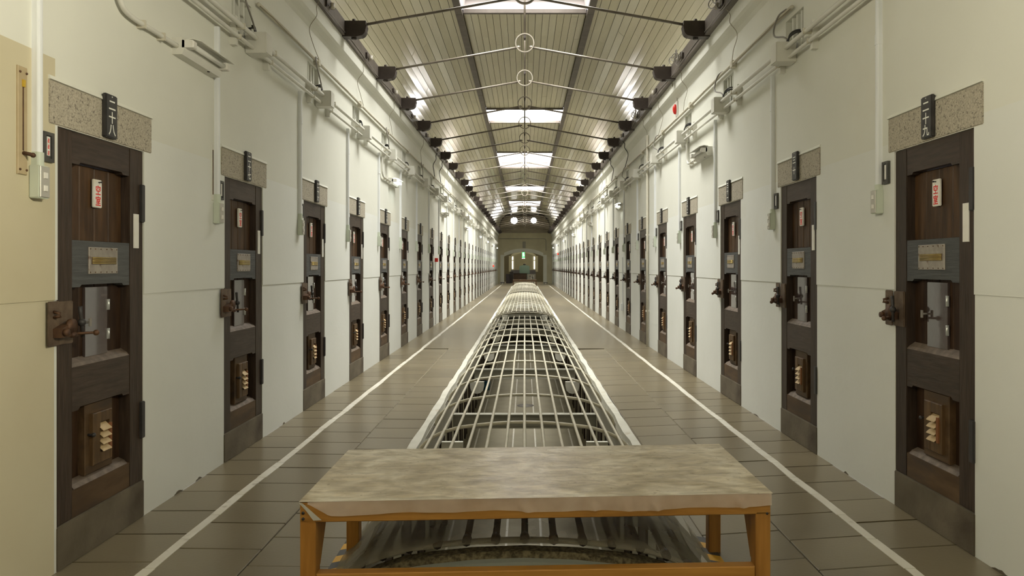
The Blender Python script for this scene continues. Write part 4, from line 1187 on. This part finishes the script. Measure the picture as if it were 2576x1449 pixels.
for side in SIDES:
    S = SIDES[side]; w = S['w']
    for i in range(ND):
        num = (28 - i) if side == 'left' else (29 + i)
        p = empty('number_plaque', at(side, i), S['rz']); p.scale = (1, 1, S['zs'])
        tag(p, 'black number plaque over the %s cell door, %s' % (ORD[i], w), 'sign', 'cell number plaques')
        put('plaque_board', me_pl, p)
        if i < 14:
            t = MB(); s = kanji(num); n_ = len(s)
            st = 0.062 if n_ == 3 else (0.08 if n_ == 2 else 0.1)
            write(t, s, 0.375, 2.215, 0.062, st, -0.0296, 1.0)
            obj('lettering', t, M_paintw, p)
            put('nail', MB().ball((0.375, -0.029, 2.226), 0.004, 6, 3).mesh('nail', M_steel), p)
        if i < 14:
            p = empty('vacancy_tag', at(side, i), S['rz']); p.scale = (1, 1, S['zs'])
            tag(p, 'white hanging tag with red characters on the %s cell door, %s' % (ORD[i], w), 'tag', 'tags on cell doors')
            put('tag_board', me_tag, p)
            if i < 8: put('lettering', me_tagtxt, p)
            if i < 8: put('nail', me_tagnail, p)
        if i < 12:
            p = empty('card_holder', at(side, i), S['rz']); p.scale = (1, 1, S['zs'])
            tag(p, 'small dark card holder on the wall beside the %s cell door, %s' % (ORD[i], w), 'card holder', 'card holders beside doors')
            put('holder', me_card, p); put('paper_slip', me_slip, p)
            if side == 'left' and i == 0: put('red_marks', me_slipmark, p)

# switch boxes with their upright ducts
me_sw = bevel_mesh(MB().box(-0.188, -0.122, -0.045, 0.0, 1.667, 1.808).mesh('back_box', M_green), 0.004)
me_swp = MB().bev(-0.185, -0.125, -0.049, -0.045, 1.672, 1.804, 0.002).mesh('face_plate', M_swplate)
me_rk = MB().bev(-0.167, -0.143, -0.054, -0.049, 1.752, 1.778, 0.002).mesh('rocker', M_white)
me_rk2 = MB().bev(-0.167, -0.143, -0.054, -0.049, 1.697, 1.723, 0.002).mesh('rocker', M_white)
def halfround(x0, x1, d, z0, z1):
    cx = (x0 + x1) / 2; r = (x1 - x0) / 2
    base = [(x0, 0.0)] + [(cx + r * -math.cos(t), -d + r - r * math.sin(t) - r + 0.0) for t in [PI * q / 6 for q in range(7)]] + [(x1, 0.0)]
    base = [(x0, 0.0), (x0, -d * 0.7)] + [(cx - r * math.cos(t), -d * 0.7 - d * 0.3 * math.sin(t)) for t in [PI * q / 6 for q in range(1, 6)]] + [(x1, -d * 0.7), (x1, 0.0)]
    n = len(base); m = MB()
    v = [(x, y, z0) for x, y in base] + [(x, y, z1) for x, y in base]
    m.add(v, [tuple(range(n)), tuple(range(2 * n - 1, n - 1, -1))] + [(i, (i + 1) % n, (i + 1) % n + n, i + n) for i in range(n)], False)
    return m
me_duct = halfround(-0.170, -0.136, 0.032, 1.86, 3.0).mesh('duct', M_duct)
me_slv = halfround(-0.174, -0.132, 0.036, 1.80, 1.865).mesh('sleeve', M_green)
me_col = halfround(-0.173, -0.133, 0.035, 2.70, 2.76).mesh('collar', M_duct)
for side in SIDES:
    S = SIDES[side]; w = S['w']
    for i in range(ND):
        p = empty('switch_box', at(side, i), S['rz']); p.scale = (1, 1, S['zs'])
        tag(p, 'pale switch box under an upright duct beside the %s cell door, %s' % (ORD[i], w), 'switch', 'switch boxes beside doors')
        put('back_box', me_sw, p)
        if i < 12:
            f = put('face_plate', me_swp, p)
            put('rocker', me_rk, f); put('rocker', me_rk2, f)
        p = empty('upright_duct', at(side, i), S['rz'])
        tag(p, 'white upright cable duct beside the %s cell door, %s' % (ORD[i], w), 'duct', 'upright cable ducts')
        put('duct', me_duct, p); put('sleeve', me_slv, p)
        if i < 12: put('collar', me_col, p)

# junction boxes and pipe runs
BU = {'left': (0.36, 0.49), 'right': (0.225, 0.355)}
for side in SIDES:
    S = SIDES[side]; w = S['w']; u0, u1 = BU[side]
    bx = bevel_mesh(MB().box(u0, u1, -0.158, -0.002, 2.98, 3.138).mesh('box_body', M_box), 0.004)
    lid = MB().bev(u0 + 0.004, u1 - 0.004, -0.163, -0.157, 2.984, 3.134, 0.002).mesh('box_lid', M_box)
    for i in range(ND):
        p = empty('junction_box', at(side, i), S['rz'])
        tag(p, 'white junction box on the pipes above the %s cell door, %s' % (ORD[i], w), 'junction box', 'junction boxes')
        put('box_body', bx, p); put('box_lid', lid, p)
    sx = -1 if side == 'left' else 1
    X = S['x']
    run = tag(empty('pipe_run', (X, 0, 0)), 'pair of painted cable pipes on struts along the %s' % w, 'pipe', 'cable pipe runs')
    xa = -sx * 0.084; xb = -sx * 0.060
    obj('upper_pipe', MB().tube([(xa, Y0 + 0.1 + 2.9 * k, 3.089) for k in range(20)], 0.018, 8), M_box, run)
    obj('lower_pipe', MB().tube([(xb, Y0 + 0.1 + 2.9 * k, 3.017) for k in range(20)], 0.014, 8), M_box, run)
    me_st = MB().box(min(0, -sx * 0.045), max(0, -sx * 0.045), -0.021, 0.021, 2.955, 3.165).mesh('strut', M_swplate if False else M_box)
    me_cl = MB().box(min(-sx * 0.04, -sx * 0.106), max(-sx * 0.04, -sx * 0.106), -0.008, 0.008, 3.068, 3.110).box(min(-sx * 0.04, -sx * 0.078), max(-sx * 0.04, -sx * 0.078), -0.008, 0.008, 3.0, 3.034).mesh('clamp', M_trunk)
    for i in range(18):
        for uu in (0.10, 0.75):
            y = at(side, i, uu)[1]
            st = put('strut', me_st, run, (0, y, 0))
            if i < 10: put('clamp', me_cl, st)
    # thin upper conduit with a clipped wire
    cr = tag(empty('thin_conduit', (X, 0, 0)), 'thin cream conduit with a clipped wire high along the %s' % w, 'conduit', 'thin conduits')
    ys = 5.56 if side == 'left' else 5.62
    obj('conduit', MB().tube([(-sx * 0.03, ys + 2.0 * k, 3.415 + 0.008 * math.sin(k * 1.7)) for k in range(26)], 0.016, 7), M_trunk, cr)
    wp = [(-sx * 0.046, ys + 0.3 * k, 3.398 + 0.008 * math.sin(k * 0.9) + 0.006 * math.sin(k * 2.3)) for k in range(150)]
    obj('wire', MB().tube(wp, 0.0045, 5), M_wire, cr)
    me_bx = MB().bev(-0.035, 0.035, -0.05, 0.0, 3.38, 3.45, 0.004).mesh('small_box', M_trunk)
    for k in range(12):
        yb = ys + 1.6 + 1.85 * k
        o = put('small_box', me_bx, cr, (0, yb, 0), S['rz'])

# cables from the vents into the boxes
rc = random.Random(21)
for side in SIDES:
    S = SIDES[side]; w = S['w']; u0, u1 = BU[side]; um = (u0 + u1) / 2
    for i in range(1, 12):
        p = empty('cable_loop', at(side, i), S['rz'])
        tag(p, 'dark cables looping into the junction box above the %s cell door, %s' % (ORD[i], w), 'cable', 'cable loops at junction boxes')
        for k in range(3 if i < 5 else 2):
            q = rc.uniform(-0.02, 0.02)
            pts = [(um + 0.09 + q, 0.06, 3.20 + 0.012 * k), (um + 0.07 + q, 0.0, 3.205 + 0.012 * k), (um + 0.03 + q * 0.5, -0.035, 3.19 + 0.01 * k), (um + 0.012 * k, -0.05, 3.165), (um + 0.012 * k, -0.055, 3.135)]
            obj('cable', MB().tube(smooth_path(pts, 5), 0.0065, 6), M_cable, p)
        if i % 2 == 0 or i < 3:
            pts = [(um, -0.05, 3.17), (um - 0.06, -0.06, 3.21), (um - 0.20, -0.08, 3.26), (um - 0.25, -0.07, 3.34), (um - 0.20, -0.05, 3.43), (um - 0.08, -0.03, 3.44)]
            obj('grey_loop', MB().tube(smooth_path(pts, 6), 0.007, 6), M_gcable, p)

# wall lamps
def lamp(side, y, lit, n):
    S = SIDES[side]
    p = tag(empty('wall_lamp', (S['x'], y, 2.69), S['rz']), '%s fluorescent wall lamp on the %s, %s from the near end' % ('glowing' if lit else 'unlit', S['w'], ORD[n]), 'lamp', 'fluorescent wall lamps')
    L_ = 0.53
    obj('housing', MB().prismx([(0, -0.05), (0, 0.05), (-0.055, 0.05), (-0.075, 0.03), (-0.075, -0.02), (-0.06, -0.05)], 0, L_), M_box, p)
    rf = MB().prismx([(-0.055, 0.052), (-0.10, 0.060), (-0.155, 0.045), (-0.153, 0.041), (-0.10, 0.055), (-0.055, 0.046)], 0.05, L_ + 0.03)
    obj('reflector', rf, M_box, p)
    obj('tube', MB().tube([(0.045, -0.105, 0.012), (L_ - 0.03, -0.105, 0.012)], 0.016, 10), E_tube if lit else M_tubeoff, p)
    for x in (0.0, L_ - 0.05):
        obj('lamp_holder', MB().bev(x, x + 0.05, -0.13, -0.06, -0.01, 0.035, 0.006), M_white, p)
    obj('pull_hole', MB().tube([(L_ * 0.72, -0.05, -0.054), (L_ * 0.72, -0.05, -0.046)], 0.009, 8), M_black, p)
    cp = smooth_path([(0.0, -0.03, 0.0), (-0.25, -0.03, 0.0), (-0.48, -0.03, 0.0), (-0.58, -0.03, 0.03), (-0.61, -0.03, 0.12), (-0.61, -0.03, 0.40)], 5)
    obj('feed_pipe', MB().tube(cp, 0.014, 8), M_box, p)
    for x in (-0.17, -0.38): obj('pipe_clip', MB().box(x - 0.008, x + 0.008, -0.047, 0.0, -0.024, 0.02), M_trunk, p)
for n, (y, lit) in enumerate(((4.257, 0), (11.0, 1), (18.1, 0), (25.0, 1), (32.2, 1), (38.7, 1), (45.8, 1), (51.9, 1))): lamp('left', y, lit, n)
for n, (y, lit) in enumerate(((8.65, 0), (15.9, 1), (22.8, 0), (30.4, 1), (37.6, 1), (45.2, 1), (51.5, 1))): lamp('right', y, lit, n)

lamp('left', 0.75, 1, 28); lamp('right', 1.25, 1, 28)  # unseen lamps added behind the viewer, to go with the fill lights
# insulators, brackets and wire along the wall plates
me_ins = MB().tube([(0, 0, 0), (0, 0, 0.02), (0, 0, 0.03), (0, 0, 0.06)], [0.022, 0.03, 0.022, 0.026], 10).mesh('porcelain', mat('porcelain', (0.62, 0.58, 0.50), rough=0.3))
me_brk = MB().box(-0.012, 0.012, -0.05, 0.03, 0.0, 0.012).box(-0.012, 0.012, -0.05, -0.038, -0.03, 0.05).mesh('bracket', M_shoe)
for side, sx in (('left', -1), ('right', 1)):
    for k in range(-1, 12):
        y = TY0 + TS * k + 1.15
        p = tag(empty('insulator', (sx * 1.96, y, 4.0)), 'pale porcelain insulator on the wall plate past the %s roof tie, %s side' % (ORD[k] if k >= 0 else 'nearest-overhead', side), 'insulator', 'insulators on the wall plates')
        put('porcelain', me_ins, p); o = put('bracket', me_brk, p, (sx * 0.02, -0.12, 0)); 
    pts = []
    for k in range(60):
        y = 5.6 + 0.45 * k
        pts.append((sx * (1.985 - 0.02 * (k % 4 == 0)), y, 3.955 + 0.02 * math.sin(k * 1.3) + 0.012 * math.sin(k * 3.1)))
    tag(obj('plate_wire', MB().tube(smooth_path(pts, 3), 0.005, 5), M_gcable), 'grey wire strung along the %s wall plate' % side, 'wire', 'wires on the wall plates')
# coiled spare cable on the right plate
for n, y in enumerate((7.0, 9.0, 12.3)):
    pts = []
    for q in range(40):
        t = q * 0.75
        pts.append((1.93 - 0.05 * math.sin(t * 0.31), y + 0.12 * math.cos(t) + 0.006 * q, 4.03 + 0.06 * math.sin(t) + 0.02 * math.sin(q)))
    tag(obj('cable_coil', MB().tube(smooth_path(pts, 2), 0.006, 5), M_gcable), 'coil of spare grey cable on the right wall plate, %s from the near end' % ORD[n], 'cable', 'cable coils')

# loose wires hanging from the ledge to the conduit
rw = random.Random(8)
n = 0
for side, sx, ys in (('left', -1, (6.9, 8.9, 11.0, 14.2, 16.2, 17.4, 19.5)), ('right', 1, (7.1, 9.3, 10.9, 12.3, 14.6, 17.0, 19.4))):
    W = WL if sx < 0 else WR
    for k, y in enumerate(ys):
        x = sx * (W - 0.088); x2 = sx * (W - 0.02)
        pts = [(sx * 1.98, y, 3.95), (x, y + 0.01, 3.88), (x, y + 0.02, 3.80), (x2, y + 0.04 + rw.uniform(-.05, .05), 3.68), (x2 + -sx * 0.01, y + 0.1, 3.55), (sx * (W - 0.04), y + rw.uniform(0.05, 0.35), 3.42)]
        thick = 0.008 if k in (4, 5) else 0.0035
        tag(obj('hanging_wire', MB().tube(smooth_path(pts, 4), thick, 5), M_cable if k in (4, 5) else M_wire), '%s wire hanging from the plate to the conduit, %s along the %s wall' % ('dark thick' if k in (4, 5) else 'thin', ORD[k], side), 'wire', 'wires hanging on the walls')

# alarms, pipes and other single fittings
a = tag(empty('alarm_lamp', (WR - 0.0, 9.95, 3.48), -PI / 2), 'red oval alarm lamp high on the right wall under the ledge', 'alarm')
obj('base', MB().bev(-0.04, 0.04, -0.025, 0.0, -0.03, 0.19, 0.01), M_box, a)
obj('lens', MB().ball((0, -0.04, 0.08), 0.042, 12, 8, (0.75, 0.8, 1.7)), M_red, a)
obj('feed_wire', MB().tube([(0, -0.01, 0.19), (0.0, -0.01, 0.27), (0.05, -0.09, 0.40), (0.08, -0.1, 0.5)], 0.006, 5), M_wire, a)
a = tag(empty('fire_bell', (-WL, 16.75, 1.50), PI / 2), 'small red box on the left wall between cell doors with a cable below', 'alarm')
obj('case', MB().bev(-0.045, 0.05, -0.07, 0, -0.02, 0.07, 0.006), M_red, a)
obj('cable', MB().tube(smooth_path([(0.0, -0.02, -0.02), (-0.02, -0.012, -0.2), (0.01, -0.012, -0.7), (0.02, -0.012, -1.48)], 4), 0.006, 5), M_gcable, a)
for n, (x, y, rz, z) in enumerate(((-WL, 46.6, PI / 2, 1.40), (WR, 44.6, -PI / 2, 2.15))):
    a = tag(empty('alarm_lamp', (x, y, z), rz), 'small red alarm light far down the %s wall' % ('left', 'right')[n], 'alarm')
    obj('base', MB().box(-0.06, 0.06, -0.03, 0, -0.06, 0.06), M_box, a)
    obj('lens', MB().ball((0, -0.05, 0), 0.07, 10, 6), M_redlit, a)
p = tag(empty('cream_pipe', (WR - 0.03, 12.25, 0)), 'cream upright water pipe on the right wall', 'pipe')
obj('pipe', MB().tube([(0, 0, 0.0), (0, 0, 3.62)], 0.022, 8), M_trunk, p)
for z in (0.6, 1.9, 3.2): obj('pipe_clip', MB().box(-0.03, 0.03, -0.012, 0.012, z, z + 0.03), M_box, p)
p = tag(empty('outlet_box', (WR, 15.5, 0.42), -PI / 2), 'small white outlet box low on the right wall below a thin duct', 'outlet')
obj('box_body', MB().bev(-0.05, 0.05, -0.05, 0, 0, 0.15, 0.005), M_duct, p)
obj('duct', MB().box(-0.012, 0.012, -0.02, 0, 0.15, 1.15), M_duct, p)
s_ = tag(empty('signal_plate', at('left', 0), PI / 2), 'tan slotted iron plate with a lever beside the near duct, left wall', 'signal plate')
obj('plate', MB().bev(-0.262, -0.205, -0.008, 0.0, 1.76, 2.21, 0.003), mat('tan_paint', (0.42, 0.33, 0.19), (0.5, 0.4, 0.24), rough=0.6, scale=8), s_)
obj('slot', MB().box(-0.236, -0.230, -0.0095, -0.006, 1.86, 2.15), M_rust, s_)
obj('pointer', MB().prism([(-0.240, 2.125), (-0.226, 2.125), (-0.224, 2.155), (-0.240, 2.155)], -0.014, -0.008), mat('ochre_paint', (0.55, 0.36, 0.03), rough=0.5), s_)
obj('lever', MB().tube([(-0.233, -0.008, 1.85), (-0.228, -0.035, 1.845), (-0.222, -0.04, 1.842)], 0.008, 6).ball((-0.222, -0.042, 1.842), 0.011), M_rust, s_)
sw = MB()
for x in (-0.252, -0.213):
    for z in (1.78, 2.185): sw.tube([(x, -0.008, z), (x, -0.012, z)], 0.005, 6)
obj('screw_heads', sw, M_rust, s_)
for n, side in enumerate(('right', 'left')):
    i = (0, 1)[n]
    p = tag(empty('scarred_slot', at(side, i), SIDES[side]['rz']), 'narrow rusty slot in the plaster behind the duct of the %s door, %s wall' % (ORD[i], side), 'slot', 'rusty slots')
    obj('slot_plate', MB().bev(-0.215, -0.180, -0.004, 0.0, 1.82, 2.20, 0.003), M_box, p)
    obj('slot', MB().box(-0.202, -0.192, -0.006, -0.003, 1.86, 2.16), M_rust, p)
